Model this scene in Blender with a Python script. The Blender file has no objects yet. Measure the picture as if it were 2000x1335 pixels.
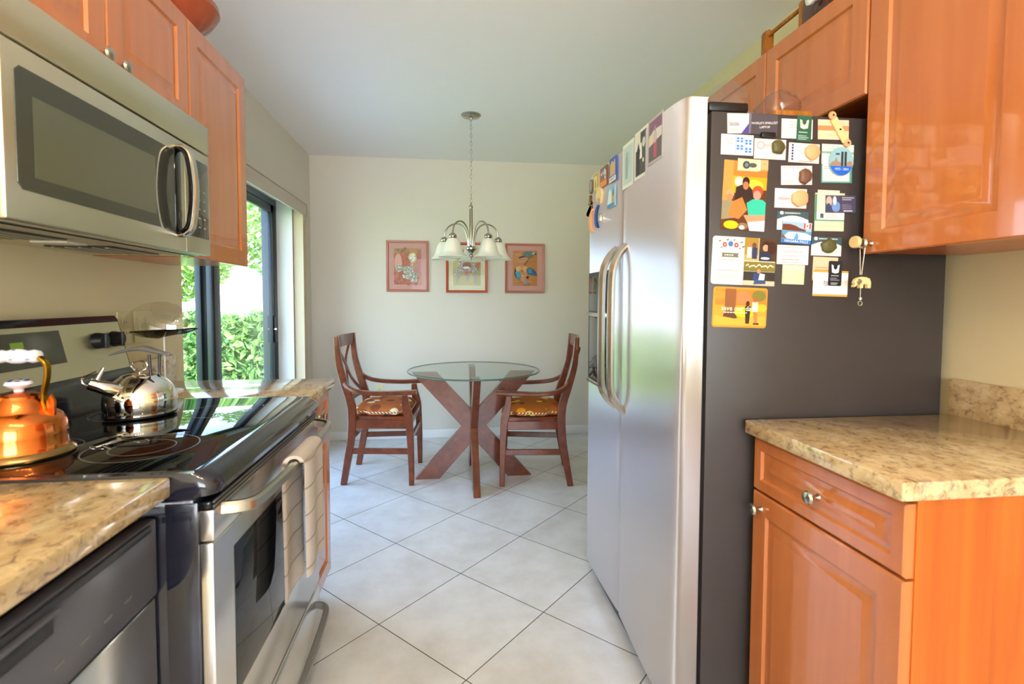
import bpy, bmesh, math, random
from mathutils import Vector, Matrix
random.seed(7)
S = bpy.context.scene
COL = S.collection
PI = math.pi

# ------------------------------------------------------------------ camera
EYE = 1.24
yaw, pitch, roll = 0.1196, 0.0445, 0.0026
cyw, syw, cp, sp = math.cos(yaw), math.sin(yaw), math.cos(pitch), math.sin(pitch)
fwd = Vector((syw * cp, cyw * cp, -sp)); rt = Vector((cyw, -syw, 0)); up = rt.cross(fwd)
r2 = rt * math.cos(roll) + up * math.sin(roll); u2 = up * math.cos(roll) - rt * math.sin(roll)
cam_d = bpy.data.cameras.new('camera'); cam = bpy.data.objects.new('camera', cam_d); COL.objects.link(cam)
M = Matrix((r2, u2, -fwd)).transposed().to_4x4(); M.translation = Vector((0, 0, EYE)); cam.matrix_world = M
cam_d.sensor_width = 36; cam_d.lens = 17.5; cam_d.shift_x = 0.0049; cam_d.shift_y = -0.01905
cam_d.clip_start = 0.02; cam_d.clip_end = 300
cam_d.dof.use_dof = True; cam_d.dof.focus_distance = 3.0; cam_d.dof.aperture_fstop = 4.5
S.camera = cam

# ------------------------------------------------------------------ view, sky, sun, big lights
S.view_settings.view_transform = 'Standard'; S.view_settings.look = 'None'
S.view_settings.gamma = 1; S.view_settings.use_curve_mapping = False
S.view_settings.exposure = 0.0
W = bpy.data.worlds.new('sky'); S.world = W; W.use_nodes = True
nt = W.node_tree; nt.nodes.clear()
tc = nt.nodes.new('ShaderNodeTexCoord'); sx = nt.nodes.new('ShaderNodeSeparateXYZ')
rp = nt.nodes.new('ShaderNodeValToRGB'); bg = nt.nodes.new('ShaderNodeBackground'); wo = nt.nodes.new('ShaderNodeOutputWorld')
nt.links.new(tc.outputs['Generated'], sx.inputs[0]); nt.links.new(sx.outputs['Z'], rp.inputs[0])
nt.links.new(rp.outputs[0], bg.inputs[0]); nt.links.new(bg.outputs[0], wo.inputs[0])
el = rp.color_ramp.elements
el[0].position = 0.0; el[0].color = (.95, .97, 1, 1); el[1].position = 0.75; el[1].color = (.34, .55, 1, 1)
e = el.new(0.08); e.color = (.66, .82, 1, 1)
e = el.new(0.3); e.color = (.5, .72, 1, 1)
bg.inputs[1].default_value = 9.5

def light(name, kind, loc, energy, color=(1, 1, 1), rot=(0, 0, 0), size=1, size_y=None, parent=None, spread=None):
    d = bpy.data.lights.new(name, kind); d.energy = energy; d.color = color
    if kind == 'AREA':
        d.shape = 'RECTANGLE'; d.size = size; d.size_y = size_y or size
        if spread: d.spread = spread
    elif kind == 'SUN': d.angle = size
    else: d.shadow_soft_size = size
    o = bpy.data.objects.new(name, d); o.location = loc; o.rotation_euler = rot; COL.objects.link(o)
    if parent: o.parent = parent
    return o
sun = light('sun', 'SUN', (6, -4, 9), 10.0, (1, .95, .85), size=.01)
sun.rotation_euler = Vector((-.42, .55, -.72)).to_track_quat('-Z', 'Y').to_euler()
# added area lamp behind the camera, a soft fill set at an invented window
light('added_fill', 'AREA', (0.2, -2.93, 1.45), 85, (.93, .97, 1), (PI/2, 0, 0), 2.0, 1.5)

# ------------------------------------------------------------------ colour and materials
def hexc(h):
    h = h.lstrip('#'); h = ''.join(q*2 for q in h) if len(h) == 3 else h; v = [int(h[i:i+2], 16) / 255 for i in (0, 2, 4)]
    return tuple(x / 12.92 if x <= .04045 else ((x + .055) / 1.055) ** 2.4 for x in v)
MT = {}
def mat(name, col='#ffffff', rough=.5, metal=0, spec=.5, trans=0, ior=1.45, coat=0, bump=None, alpha=None, emit=None, estr=0, aniso=0):
    m = bpy.data.materials.new(name); m.use_nodes = True; n = m.node_tree.nodes; b = n['Principled BSDF']
    c = hexc(col) if isinstance(col, str) else col
    b.inputs['Base Color'].default_value = (*c, 1); b.inputs['Roughness'].default_value = rough
    b.inputs['Metallic'].default_value = metal; b.inputs['Specular IOR Level'].default_value = spec
    b.inputs['Transmission Weight'].default_value = trans; b.inputs['IOR'].default_value = ior
    b.inputs['Coat Weight'].default_value = coat; b.inputs['Coat Roughness'].default_value = .06
    if aniso:
        b.inputs['Anisotropic'].default_value = aniso
        t = n.new('ShaderNodeCombineXYZ'); t.inputs[0].default_value = .7; t.inputs[1].default_value = .7
        m.node_tree.links.new(t.outputs[0], b.inputs['Tangent'])
    if emit: b.inputs['Emission Color'].default_value = (*hexc(emit), 1); b.inputs['Emission Strength'].default_value = estr
    if alpha is not None: b.inputs['Alpha'].default_value = alpha
    if bump:
        L = m.node_tree.links; t = n.new('ShaderNodeTexCoord'); z = n.new('ShaderNodeTexNoise'); z.inputs['Scale'].default_value = bump[0]
        bp = n.new('ShaderNodeBump'); bp.inputs['Strength'].default_value = bump[1]; bp.inputs['Distance'].default_value = .002
        L.new(t.outputs['Object'], z.inputs[0]); L.new(z.outputs[0], bp.inputs['Height']); L.new(bp.outputs[0], b.inputs['Normal'])
    MT[name] = m; return m
def nodes_of(m): return m.node_tree.nodes, m.node_tree.links, m.node_tree.nodes['Principled BSDF']
def ramp(n, stops, interp='LINEAR'):
    r = n.new('ShaderNodeValToRGB'); r.color_ramp.interpolation = interp; e = r.color_ramp.elements
    while len(e) < len(stops): e.new(.5)
    for i, (p, c) in enumerate(stops): e[i].position = p; e[i].color = (*(hexc(c) if isinstance(c, str) else c), 1)
    return r
def wood(name, light_c, dark_c, scale=(9, 9, .9), rough=.25, coat=.6, contrast=(.35, .7), spec=.5):
    m = mat(name, light_c, rough, coat=coat, spec=spec); n, L, b = nodes_of(m)
    t = n.new('ShaderNodeTexCoord'); mp = n.new('ShaderNodeMapping'); mp.inputs['Scale'].default_value = scale
    z = n.new('ShaderNodeTexNoise'); z.inputs['Scale'].default_value = 3; z.inputs['Detail'].default_value = 5; z.inputs['Distortion'].default_value = .6
    r = ramp(n, [(contrast[0], dark_c), (contrast[1], light_c)])
    L.new(t.outputs['Object'], mp.inputs[0]); L.new(mp.outputs[0], z.inputs[0]); L.new(z.outputs[0], r.inputs[0]); L.new(r.outputs[0], b.inputs['Base Color'])
    return m
def glassy(name, tint, refl=.12, tint_w=1.0, rough=0.0, gain=1.0):
    m = bpy.data.materials.new(name); m.use_nodes = True; n = m.node_tree.nodes; L = m.node_tree.links; n.clear()
    o = n.new('ShaderNodeOutputMaterial'); a = n.new('ShaderNodeBsdfTransparent'); a.inputs[0].default_value = (*tint, 1)
    g = n.new('ShaderNodeBsdfGlossy'); g.inputs['Roughness'].default_value = rough
    f = n.new('ShaderNodeFresnel'); f.inputs[0].default_value = 1.5
    k = n.new('ShaderNodeMath'); k.operation = 'MULTIPLY_ADD'; k.inputs[1].default_value = (1 - refl) * gain; k.inputs[2].default_value = refl * .3 * gain; k.use_clamp = True
    x = n.new('ShaderNodeMixShader'); ge = n.new('ShaderNodeNewGeometry'); iv = n.new('ShaderNodeMath'); iv.operation = 'SUBTRACT'; iv.inputs[0].default_value = 1
    ml = n.new('ShaderNodeMath'); ml.operation = 'MULTIPLY'; L.new(ge.outputs['Backfacing'], iv.inputs[1]); L.new(f.outputs[0], k.inputs[0])
    L.new(k.outputs[0], ml.inputs[0]); L.new(iv.outputs[0], ml.inputs[1]); L.new(ml.outputs[0], x.inputs[0])
    L.new(a.outputs[0], x.inputs[1]); L.new(g.outputs[0], x.inputs[2]); L.new(x.outputs[0], o.inputs[0])
    MT[name] = m; return m

wood('cabinet_wood', '#c87a44', '#bd6e38', (7, 7, .5), .2, .8, (.3, .75))
wood('cabinet_side', '#c8651e', '#ac5012', (10, 10, .45), .3, .35, (.32, .68))
wood('cherry', '#7c3c20', '#582815', (6, 6, 6), .3, .35, (.3, .72))
wood('dark_rail', '#5a3328', '#3a1f1a', (14, 14, 14), .25, .5)
wood('honey_wood', '#c07a2c', '#8c5418', (20, 20, 3), .4, .2)
mat('wall_paint', '#d6cfc3', .55, bump=(220, .15)); mat('wall_cream', '#d8cba6', .6, bump=(220, .15))
mat('ceiling_paint', '#f6f2f0', .8, bump=(150, .2)); mat('white_trim', '#e9e8e4', .35)
mat('plate_cream', '#d9d0a4', .35); mat('blind_beige', '#d5c4a8', .6); mat('valance_beige', '#c5b9ab', .5)
mat('frame_bronze', '#3c4046', .3, .5)
mat('steel', '#d2ccb6', .38, 1, aniso=.35); mat('steel_range', '#dedbd6', .24, 1)
mat('steel_door', '#d0d0d6', .36, 1, aniso=1.0)
mat('chrome', '#e8e6e2', .04, 1); mat('nickel', '#b5b0a4', .22, 1); mat('satin', '#c9c5bb', .25, 1)
mat('black_gloss', '#0b0c12', .06); mat('black_enamel', '#191a26', .14, coat=.6); mat('black_glass', '#06070a', .015, spec=.8)
mat('black_plastic', '#101013', .35); mat('dark_grey', '#2c2d33', .4); mat('dw_panel', '#53545e', .3); mat('mw_glass', '#4a4b45', .05, .25, spec=.8); mat('mw_screen', '#77786a', .08, .5, spec=.8)
mat('fridge_side', '#3b3636', .22, spec=.5, bump=(600, .25))
mat('grip_grey', '#6a6765', .3); mat('copper', '#d9793c', .14, 1); mat('brass', '#a87c22', .22, 1); mat('tarnished', '#9a7c4e', .2, 1)
mat('porcelain', '#e6e8f0', .12); mat('delft_blue', '#2b4690', .2); mat('red_glaze', '#a04a2c', .15, coat=.4)
m = mat('towel', '#cdbfae', .95, spec=.1, bump=(500, .8)); n, L, b = nodes_of(m); t = n.new('ShaderNodeTexCoord'); v = n.new('ShaderNodeTexWave'); v.bands_direction = 'Z'; v.inputs['Scale'].default_value = 4.6; v.inputs['Distortion'].default_value = .6
r = ramp(n, [(0, '#958a80'), (.025, '#c2b8ae')]); L.new(t.outputs['Object'], v.inputs[0]); L.new(v.outputs['Fac'], r.inputs[0]); L.new(r.outputs[0], b.inputs['Base Color'])
mat('rubber', '#151517', .6); mat('lcd', '#4d5a20', .3, emit='#86b23a', estr=.35)
mat('peach_stone', '#e8a878', .45); mat('green_stone', '#55522c', .45, bump=(90, .8)); mat('brown_stone', '#6e4a38', .4, bump=(60, .5)); mat('bone', '#e3c890', .45)
mat('frame_pink', '#b06a5a', .3); mat('frame_red', '#b5451c', .25); mat('mat_pink', '#cf9c94', .7); mat('mat_cream', '#ddd8b8', .7)
mat('frosted', '#eeeee2', .35, trans=.25, ior=1.3); mat('bulb', '#fff4dc', .3, emit='#ffe9c0', estr=3)
mat('lamp_bulb', '#fff4dc', .3, emit='#ffdfae', estr=40)
mat('bark', '#5a4634', .9, spec=.1); mat('stucco', '#dcd8cc', .8)
glassy('window_glass', (.93, .95, .95), .08); glassy('clear_plastic', (.96, .96, .95), .5, rough=.03); glassy('picture_glass', (.97, .97, .97), .1, gain=.12)
glassy('frosty_bag', (.9, .82, .76), .5, rough=.35); glassy('table_glass', (.86, .93, .90), .12); mat('glass_edge', '#4c6a66', .08, spec=.8)
# print: one material whose colour is the ink stored on the faces
m = mat('print', '#ffffff', .32); n, L, b = nodes_of(m); a = n.new('ShaderNodeAttribute'); a.attribute_name = 'Ink'; L.new(a.outputs['Color'], b.inputs['Base Color'])
# speckled laminate
def granite(name, base, mid, dark, pale, sc=60):
    m = mat(name, base, .12, coat=.5); n, L, b = nodes_of(m)
    t = n.new('ShaderNodeTexCoord'); z = n.new('ShaderNodeTexNoise'); z.inputs['Scale'].default_value = sc; z.inputs['Detail'].default_value = 4; z.inputs['Roughness'].default_value = .65; z.inputs['Distortion'].default_value = .8
    mp = n.new('ShaderNodeMapping'); mp.inputs['Scale'].default_value = (1.0, .75, 1.0); mp.inputs['Rotation'].default_value = (0, 0, .5)
    r = ramp(n, [(.34, dark), (.42, mid), (.5, base), (.6, base), (.68, pale)])
    z2 = n.new('ShaderNodeTexNoise'); z2.inputs['Scale'].default_value = sc * .35; r2_ = ramp(n, [(.4, mid), (.62, pale)])
    x = n.new('ShaderNodeMix'); x.data_type = 'RGBA'; x.inputs['Factor'].default_value = .35
    L.new(t.outputs['Object'], mp.inputs[0]); L.new(mp.outputs[0], z.inputs[0]); L.new(mp.outputs[0], z2.inputs[0])
    L.new(z.outputs[0], r.inputs[0]); L.new(z2.outputs[0], r2_.inputs[0]); L.new(r.outputs[0], x.inputs['A']); L.new(r2_.outputs[0], x.inputs['B']); L.new(x.outputs['Result'], b.inputs['Base Color'])
granite('granite', '#ccb284', '#a88a62', '#5c4a48', '#dfcea8')
# floor tiles: 45 degree grid
m = mat('floor_tile', '#d6d3ce', .2, spec=.5); n, L, b = nodes_of(m)
TS = 0.4531; OX, OY = -0.2629, 1.8976
t = n.new('ShaderNodeTexCoord'); mp = n.new('ShaderNodeMapping'); mp.vector_type = 'TEXTURE'
mp.inputs['Location'].default_value = (OX, OY, 0); mp.inputs['Rotation'].default_value = (0, 0, .7863); mp.inputs['Scale'].default_value = (TS, TS, 1)
br = n.new('ShaderNodeTexBrick'); br.offset = 0; br.inputs['Scale'].default_value = 1; br.inputs['Brick Width'].default_value = 1; br.inputs['Row Height'].default_value = 1
br.inputs['Mortar Size'].default_value = .0042; br.inputs['Mortar Smooth'].default_value = .1
br.inputs['Color1'].default_value = (*hexc('#d9d7d3'), 1); br.inputs['Color2'].default_value = (*hexc('#d3d0cb'), 1); br.inputs['Mortar'].default_value = (*hexc('#56524c'), 1)
z = n.new('ShaderNodeTexNoise'); z.inputs['Scale'].default_value = 5; z.inputs['Detail'].default_value = 8; z.inputs['Roughness'].default_value = .65
r = ramp(n, [(.3, (.80, .775, .74)), (.6, (1, 1, 1))]); x = n.new('ShaderNodeMix'); x.data_type = 'RGBA'; x.blend_type = 'MULTIPLY'; x.inputs['Factor'].default_value = .8
L.new(t.outputs['Object'], mp.inputs[0]); L.new(mp.outputs[0], br.inputs[0]); L.new(t.outputs['Object'], z.inputs[0]); L.new(z.outputs[0], r.inputs[0])
L.new(br.outputs['Color'], x.inputs['A']); L.new(r.outputs[0], x.inputs['B']); L.new(x.outputs['Result'], b.inputs['Base Color'])
bp_ = n.new('ShaderNodeBump'); bp_.invert = True; bp_.inputs['Strength'].default_value = .5; bp_.inputs['Distance'].default_value = .002
L.new(br.outputs['Fac'], bp_.inputs['Height']); L.new(bp_.outputs[0], b.inputs['Normal'])
# kilim cushion
def kilim(name, base, stops, sc=13):
    m = mat(name, base, .95, spec=.1, bump=(700, .6)); n, L, b = nodes_of(m)
    t = n.new('ShaderNodeTexCoord'); v = n.new('ShaderNodeTexVoronoi'); v.inputs['Scale'].default_value = sc; v.inputs['Randomness'].default_value = .85
    w = n.new('ShaderNodeTexNoise'); w.inputs['Scale'].default_value = 60
    ad = n.new('ShaderNodeVectorMath'); ad.operation = 'MULTIPLY_ADD'; ad.inputs[1].default_value = (.02, .02, 0)
    L.new(w.outputs['Color'], ad.inputs[0]); L.new(t.outputs['Object'], ad.inputs[2]); L.new(ad.outputs[0], v.inputs[0])
    s_ = n.new('ShaderNodeSeparateColor'); L.new(v.outputs['Color'], s_.inputs[0]); r = ramp(n, stops, 'CONSTANT'); L.new(s_.outputs[0], r.inputs[0])
    d = ramp(n, [(0, (1, 1, 1)), (.47, (0, 0, 0))], 'CONSTANT'); L.new(v.outputs['Distance'], d.inputs[0])
    x = n.new('ShaderNodeMix'); x.data_type = 'RGBA'; x.inputs['A'].default_value = (*hexc(base), 1); L.new(d.outputs[0], x.inputs['Factor']); L.new(r.outputs[0], x.inputs['B'])
    L.new(x.outputs['Result'], b.inputs['Base Color'])
kilim('kilim_rust', '#b56a3c', [(0, '#f0d8a8'), (.25, '#c4452c'), (.4, '#b56a3c'), (.6, '#f2e2c0'), (.8, '#8e4a30')])
kilim('kilim_gold', '#b0662c', [(0, '#f0b02c'), (.3, '#7c2c1c'), (.45, '#f09a28'), (.6, '#b8402c'), (.75, '#f2c860'), (.9, '#b0662c')])
m = mat('rope', '#e0cdb0', .9); n, L, b = nodes_of(m); t = n.new('ShaderNodeTexCoord'); v = n.new('ShaderNodeTexWave'); v.inputs['Scale'].default_value = 28; v.bands_direction = 'DIAGONAL'
r = ramp(n, [(.45, '#8a4a30'), (.55, '#e8dcc4')]); L.new(t.outputs['Object'], v.inputs[0]); L.new(v.outputs['Fac'], r.inputs[0]); L.new(r.outputs[0], b.inputs['Base Color'])
def leafmat(name, a_, b_):
    m = mat(name, a_, .6, spec=.3); n, L, b = nodes_of(m); t = n.new('ShaderNodeTexCoord'); z = n.new('ShaderNodeTexNoise'); z.inputs['Scale'].default_value = 9
    r = ramp(n, [(.35, b_), (.65, a_)]); L.new(t.outputs['Object'], z.inputs[0]); L.new(z.outputs[0], r.inputs[0]); L.new(r.outputs[0], b.inputs['Base Color'])
leafmat('hedge_leaf', '#9cbc68', '#557f4a'); leafmat('tree_leaf', '#a9c46c', '#6f9648'); leafmat('grass', '#a8c83c', '#86b030')

# ------------------------------------------------------------------ mesh helpers
class MB:
    def __init__(s): s.v = []; s.f = []; s.m = []; s.c = []; s.mats = []
    def mi(s, name):
        if name not in s.mats: s.mats.append(name)
        return s.mats.index(name)
    def add(s, vs, fs, m, col=None):
        o = len(s.v); s.v += [tuple(p) for p in vs]; k = s.mi(m)
        for f in fs: s.f.append([o + i for i in f]); s.m.append(k); s.c.append(col)
        return s
    def box(s, x0, x1, y0, y1, z0, z1, m, bev=0.0, col=None, seg=2):
        x0, x1 = sorted((x0, x1)); y0, y1 = sorted((y0, y1)); z0, z1 = sorted((z0, z1))
        vs = [(x, y, z) for x in (x0, x1) for y in (y0, y1) for z in (z0, z1)]
        fs = [(0, 1, 3, 2), (4, 6, 7, 5), (0, 4, 5, 1), (2, 3, 7, 6), (0, 2, 6, 4), (1, 5, 7, 3)]
        if bev <= 0: return s.add(vs, fs, m, col)
        bev = min(bev, .45 * min(x1 - x0, y1 - y0, z1 - z0))
        b = bmesh.new(); q = [b.verts.new(p) for p in vs]
        for f in fs: b.faces.new([q[i] for i in f])
        bmesh.ops.bevel(b, geom=b.edges[:], offset=bev, segments=seg, affect='EDGES', profile=.5)
        b.verts.index_update(); s.add([v.co[:] for v in b.verts], [[v.index for v in f.verts] for f in b.faces], m, col); b.free(); return s
    def lathe(s, prof, c, m, n=40, axis='z', a0=0, a1=2 * PI, col=None):
        """prof: list of (r, h)"""
        full = abs(a1 - a0 - 2 * PI) < 1e-6; k = n if full else n + 1; vs = []
        for r, h in prof:
            for i in range(k):
                a = a0 + (a1 - a0) * i / n; p = (r * math.cos(a), r * math.sin(a), h)
                if axis == 'x': p = (h, p[0], p[1])
                elif axis == 'y': p = (p[1], h, p[0])
                vs.append((c[0] + p[0], c[1] + p[1], c[2] + p[2]))
        fs = []
        for j in range(len(prof) - 1):
            for i in range(k if full else k - 1):
                i2 = (i + 1) % k
                fs.append((j * k + i, j * k + i2, (j + 1) * k + i2, (j + 1) * k + i))
        if full and prof[0][0] > 1e-5: fs.append(tuple(range(k))[::-1])
        if full and prof[-1][0] > 1e-5: fs.append(tuple((len(prof) - 1) * k + i for i in range(k)))
        return s.add(vs, fs, m, col)
    def shell(s, prof, c, m, n=40, **kw):      # open lathe without caps
        k0 = len(s.f); s.lathe(prof, c, m, n, **kw)
        keep = [i for i in range(k0, len(s.f)) if len(s.f[i]) == 4]
        s.f[k0:] = [s.f[i] for i in keep]; s.m[k0:] = [s.m[i] for i in keep]; s.c[k0:] = [s.c[i] for i in keep]; return s
    def tube(s, pts, r, m, n=10, closed=False, col=None, flat=1.0):
        pts = [Vector(p) for p in pts]; N = len(pts); rs = r if isinstance(r, (list, tuple)) else [r] * N
        vs = []; ref = None
        for i, p in enumerate(pts):
            a = pts[(i - 1) % N] if closed or i > 0 else p; b = pts[(i + 1) % N] if closed or i < N - 1 else p
            t = (b - a).normalized()
            if ref is None: ref = t.orthogonal().normalized()
            ref = (ref - t * ref.dot(t)); ref = ref.normalized() if ref.length > 1e-6 else t.orthogonal().normalized()
            w = t.cross(ref)
            for k in range(n):
                an = 2 * PI * k / n; vs.append(p + ref * math.cos(an) * rs[i] + w * math.sin(an) * rs[i] * flat)
        fs = []
        for i in range(N if closed else N - 1):
            j = (i + 1) % N
            for k in range(n): fs.append((i * n + k, i * n + (k + 1) % n, j * n + (k + 1) % n, j * n + k))
        if not closed: fs.append(tuple(range(n))[::-1]); fs.append(tuple((N - 1) * n + k for k in range(n)))
        return s.add(vs, fs, m, col)
    def sweep(s, pts, w, t, lat, m, bev=.15):
        """rectangular bar along pts; w = size along lat, t = size across; w,t scalar or list"""
        pts = [Vector(p) for p in pts]; N = len(pts); lat = Vector(lat).normalized()
        ws = w if isinstance(w, (list, tuple)) else [w] * N; ts = t if isinstance(t, (list, tuple)) else [t] * N
        vs = []
        for i, p in enumerate(pts):
            a = pts[max(i - 1, 0)]; b = pts[min(i + 1, N - 1)]; tg = (b - a).normalized()
            l = (lat - tg * lat.dot(tg)).normalized(); nn = tg.cross(l)
            W_, T_ = ws[i] / 2, ts[i] / 2; c = bev * min(W_, T_) * 2
            for u, v in ((-W_ + c, -T_), (W_ - c, -T_), (W_, -T_ + c), (W_, T_ - c), (W_ - c, T_), (-W_ + c, T_), (-W_, T_ - c), (-W_, -T_ + c)):
                vs.append(p + l * u + nn * v)
        fs = []
        for i in range(N - 1):
            for k in range(8): fs.append((i * 8 + k, i * 8 + (k + 1) % 8, (i + 1) * 8 + (k + 1) % 8, (i + 1) * 8 + k))
        fs.append(tuple(range(8))[::-1]); fs.append(tuple((N - 1) * 8 + k for k in range(8)))
        return s.add(vs, fs, m)
    def prism(s, poly, a, b, m, axis='y', col=None):
        """poly in the two other axes, extruded a..b along axis"""
        def P(u, v, h): return {'x': (h, u, v), 'y': (u, h, v), 'z': (u, v, h)}[axis]
        N = len(poly); vs = [P(u, v, a) for u, v in poly] + [P(u, v, b) for u, v in poly]
        fs = [tuple(range(N))[::-1], tuple(range(N, 2 * N))] + [(i, (i + 1) % N, N + (i + 1) % N, N + i) for i in range(N)]
        return s.add(vs, fs, m, col)
    def rings(s, rings, m, cap=True):
        k = len(rings[0]); vs = [p for r in rings for p in r]; fs = []
        for j in range(len(rings) - 1):
            for i in range(k): fs.append((j * k + i, j * k + (i + 1) % k, (j + 1) * k + (i + 1) % k, (j + 1) * k + i))
        if cap: fs.append(tuple((len(rings) - 1) * k + i for i in range(k))); fs.append(tuple(range(k))[::-1])
        return s.add(vs, fs, m)
OFF = {}
def build(name, mb, parent=None, loc=None, smooth=True, recalc=True):
    me = bpy.data.meshes.new(name)
    off = Vector(OFF.get(parent.name, (0, 0, 0))) if parent else Vector(loc or (0, 0, 0))
    me.from_pydata([tuple(Vector(p) - off) for p in mb.v], [], mb.f)
    for k in mb.mats: me.materials.append(MT[k])
    for i, p in enumerate(me.polygons): p.material_index = mb.m[i]
    if any(c is not None for c in mb.c):
        at = me.color_attributes.new('Ink', 'FLOAT_COLOR', 'CORNER')
        for i, p in enumerate(me.polygons):
            c = mb.c[i] or (1, 1, 1)
            for li in p.loop_indices: at.data[li].color = (*c, 1)
    bm = bmesh.new(); bm.from_mesh(me)
    if recalc: bmesh.ops.recalc_face_normals(bm, faces=bm.faces)
    if smooth:
        for f in bm.faces: f.smooth = True
        for e in bm.edges:
            e.smooth = len(e.link_faces) == 2 and e.calc_face_angle(PI) < math.radians(38)
    bm.to_mesh(me); bm.free()
    o = bpy.data.objects.new(name, me); COL.objects.link(o)
    if parent: o.parent = parent; OFF[o.name] = tuple(off)
    else: o.location = off; OFF[o.name] = tuple(off)
    return o
def tag(o, label, cat, group=None):
    o['label'] = label; o['category'] = cat
    if group: o['group'] = group
    return o
def thing(name, label, cat, loc=(0, 0, 0), rz=0, group=None):
    o = bpy.data.objects.new(name, None); o.empty_display_size = .1; o.location = loc; o.rotation_euler = (0, 0, rz); COL.objects.link(o)
    OFF[o.name] = (0, 0, 0) if rz else tuple(loc)
    return tag(o, label, cat, group)
def struct(name, mb, parent=None, **k):
    o = build(name, mb, parent, **k)
    if not parent: o['kind'] = 'structure'
    return o
def copy_thing(src, loc, rz, label=None):
    c = src.copy(); COL.objects.link(c); c.location = loc; c.rotation_euler = (0, 0, rz)
    if label: c['label'] = label
    for ch in src.children:
        d = ch.copy(); COL.objects.link(d); d.parent = c
        for g in ch.children: h = g.copy(); COL.objects.link(h); h.parent = d
    return c
def arc(c, r, a0, a1, n, plane='xz'):
    out = []
    for i in range(n + 1):
        a = a0 + (a1 - a0) * i / n; u, v = r * math.cos(a), r * math.sin(a)
        out.append({'xz': (c[0] + u, c[1], c[2] + v), 'yz': (c[0], c[1] + u, c[2] + v), 'xy': (c[0] + u, c[1] + v, c[2])}[plane])
    return out
def spline(pts, n=8):
    pts = [Vector(p) for p in pts]; out = []
    for i in range(len(pts) - 1):
        p0 = pts[max(i - 1, 0)]; p1 = pts[i]; p2 = pts[i + 1]; p3 = pts[min(i + 2, len(pts) - 1)]
        for k in range(n):
            t = k / n; out.append(.5 * ((2 * p1) + (-p0 + p2) * t + (2 * p0 - 5 * p1 + 4 * p2 - p3) * t * t + (-p0 + 3 * p1 - 3 * p2 + p3) * t ** 3))
    out.append(pts[-1]); return out

# ------------------------------------------------------------------ room shell
LW, DW, RW, BW, CH = -1.12, -1.172, 1.47, 4.5, 2.48      # kitchen left wall, dining left wall, right, back, ceiling
FW = -3.0
b = MB(); b.box(-1.40, 1.62, FW - .15, BW + .15, -.12, 0, 'floor_tile'); struct('floor', b)
b = MB(); b.box(-1.40, 1.62, FW - .15, BW + .15, CH, CH + .15, 'ceiling_paint'); struct('ceiling', b)
b = MB(); b.box(-1.40, 1.62, BW, BW + .15, 0, CH, 'wall_paint'); struct('wall_back', b)
b = MB(); b.box(RW, RW + .15, FW, BW, 0, CH, 'wall_cream'); struct('wall_right', b)
b = MB(); b.box(-1.40, LW, FW, 2.27, 0, CH, 'wall_cream')
b.box(-1.40, DW, 2.27, 4.0, 2.0, CH, 'wall_paint'); b.box(-1.40, DW, 4.0, BW, 0, CH, 'wall_paint'); struct('wall_left', b)
b = MB(); b.box(-1.40, -.9, FW - .15, FW, 0, CH, 'wall_cream'); b.box(1.3, 1.62, FW - .15, FW, 0, CH, 'wall_cream')
b.box(-.9, 1.3, FW - .15, FW, 0, .65, 'wall_cream'); b.box(-.9, 1.3, FW - .15, FW, 2.25, CH, 'wall_cream'); struct('wall_front', b)
b = MB()
for x0, x1, z0, z1 in ((-.9, 1.3, .65, .71), (-.9, 1.3, 2.19, 2.25), (-.9, -.84, .71, 2.19), (1.24, 1.3, .71, 2.19), (.17, .23, .71, 2.19)):
    b.box(x0, x1, FW - .1, FW - .03, z0, z1, 'white_trim', .004)
w1 = struct('added_window_1', b, loc=(0.2, FW, .65))  # unseen window, added in the front wall to go with the fill lamp
b = MB(); b.box(-.84, 1.24, FW - .08, FW - .074, .71, 2.19, 'window_glass'); build('pane', b, w1)
b = MB(); b.box(DW, RW, BW - .013, BW, 0, .078, 'white_trim', .004); struct('baseboard_back', b)
b = MB(); b.box(RW - .013, RW, 2.25, BW - .013, 0, .078, 'white_trim', .004); struct('baseboard_right', b)
b = MB(); b.box(DW, DW + .013, 4.03, BW - .013, 0, .078, 'white_trim', .004); struct('baseboard_left', b)

# patio door: dark aluminium frame, fixed panel, sliding panel
b = MB()
for y0, y1, z0, z1 in ((2.27, 4.0, 1.94, 2.0), (2.27, 4.0, 0, .05), (3.955, 4.0, .05, 1.94), (2.27, 2.31, .05, 1.94)):
    b.box(-1.385, -1.285, y0, y1, z0, z1, 'frame_bronze', .003)
for x in (-1.352, -1.318): b.box(x - .002, x + .002, 2.3, 3.96, 1.925, 1.945, 'frame_bronze')
d1 = struct('door_1', b, loc=(-1.33, 3.1, 0))
def panel(name, x, y0, y1, wst0, wst1):
    b = MB(); z0, z1 = .05, 1.94
    b.box(x - .016, x + .016, y0, y0 + wst0, z0, z1, 'frame_bronze', .003); b.box(x - .016, x + .016, y1 - wst1, y1, z0, z1, 'frame_bronze', .003)
    b.box(x - .016, x + .016, y0, y1, z0, z0 + .09, 'frame_bronze', .003); b.box(x - .016, x + .016, y0, y1, z1 - .055, z1, 'frame_bronze', .003)
    b.box(x + .016, x + .02, y0 + .02, y0 + .028, z0, z1, 'frame_bronze'); b.box(x + .016, x + .02, y1 - .028, y1 - .02, z0, z1, 'frame_bronze')
    o = build(name, b, d1)
    g = MB(); g.box(x - .003, x + .003, y0 + wst0, y1 - wst1, z0 + .09, z1 - .055, 'window_glass'); build('glass', g, o); return o
panel('fixed_panel', -1.36, 2.31, 3.02, .05, .10)
sp_ = panel('sliding_panel', -1.305, 2.93, 3.955, .10, .075)
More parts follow.
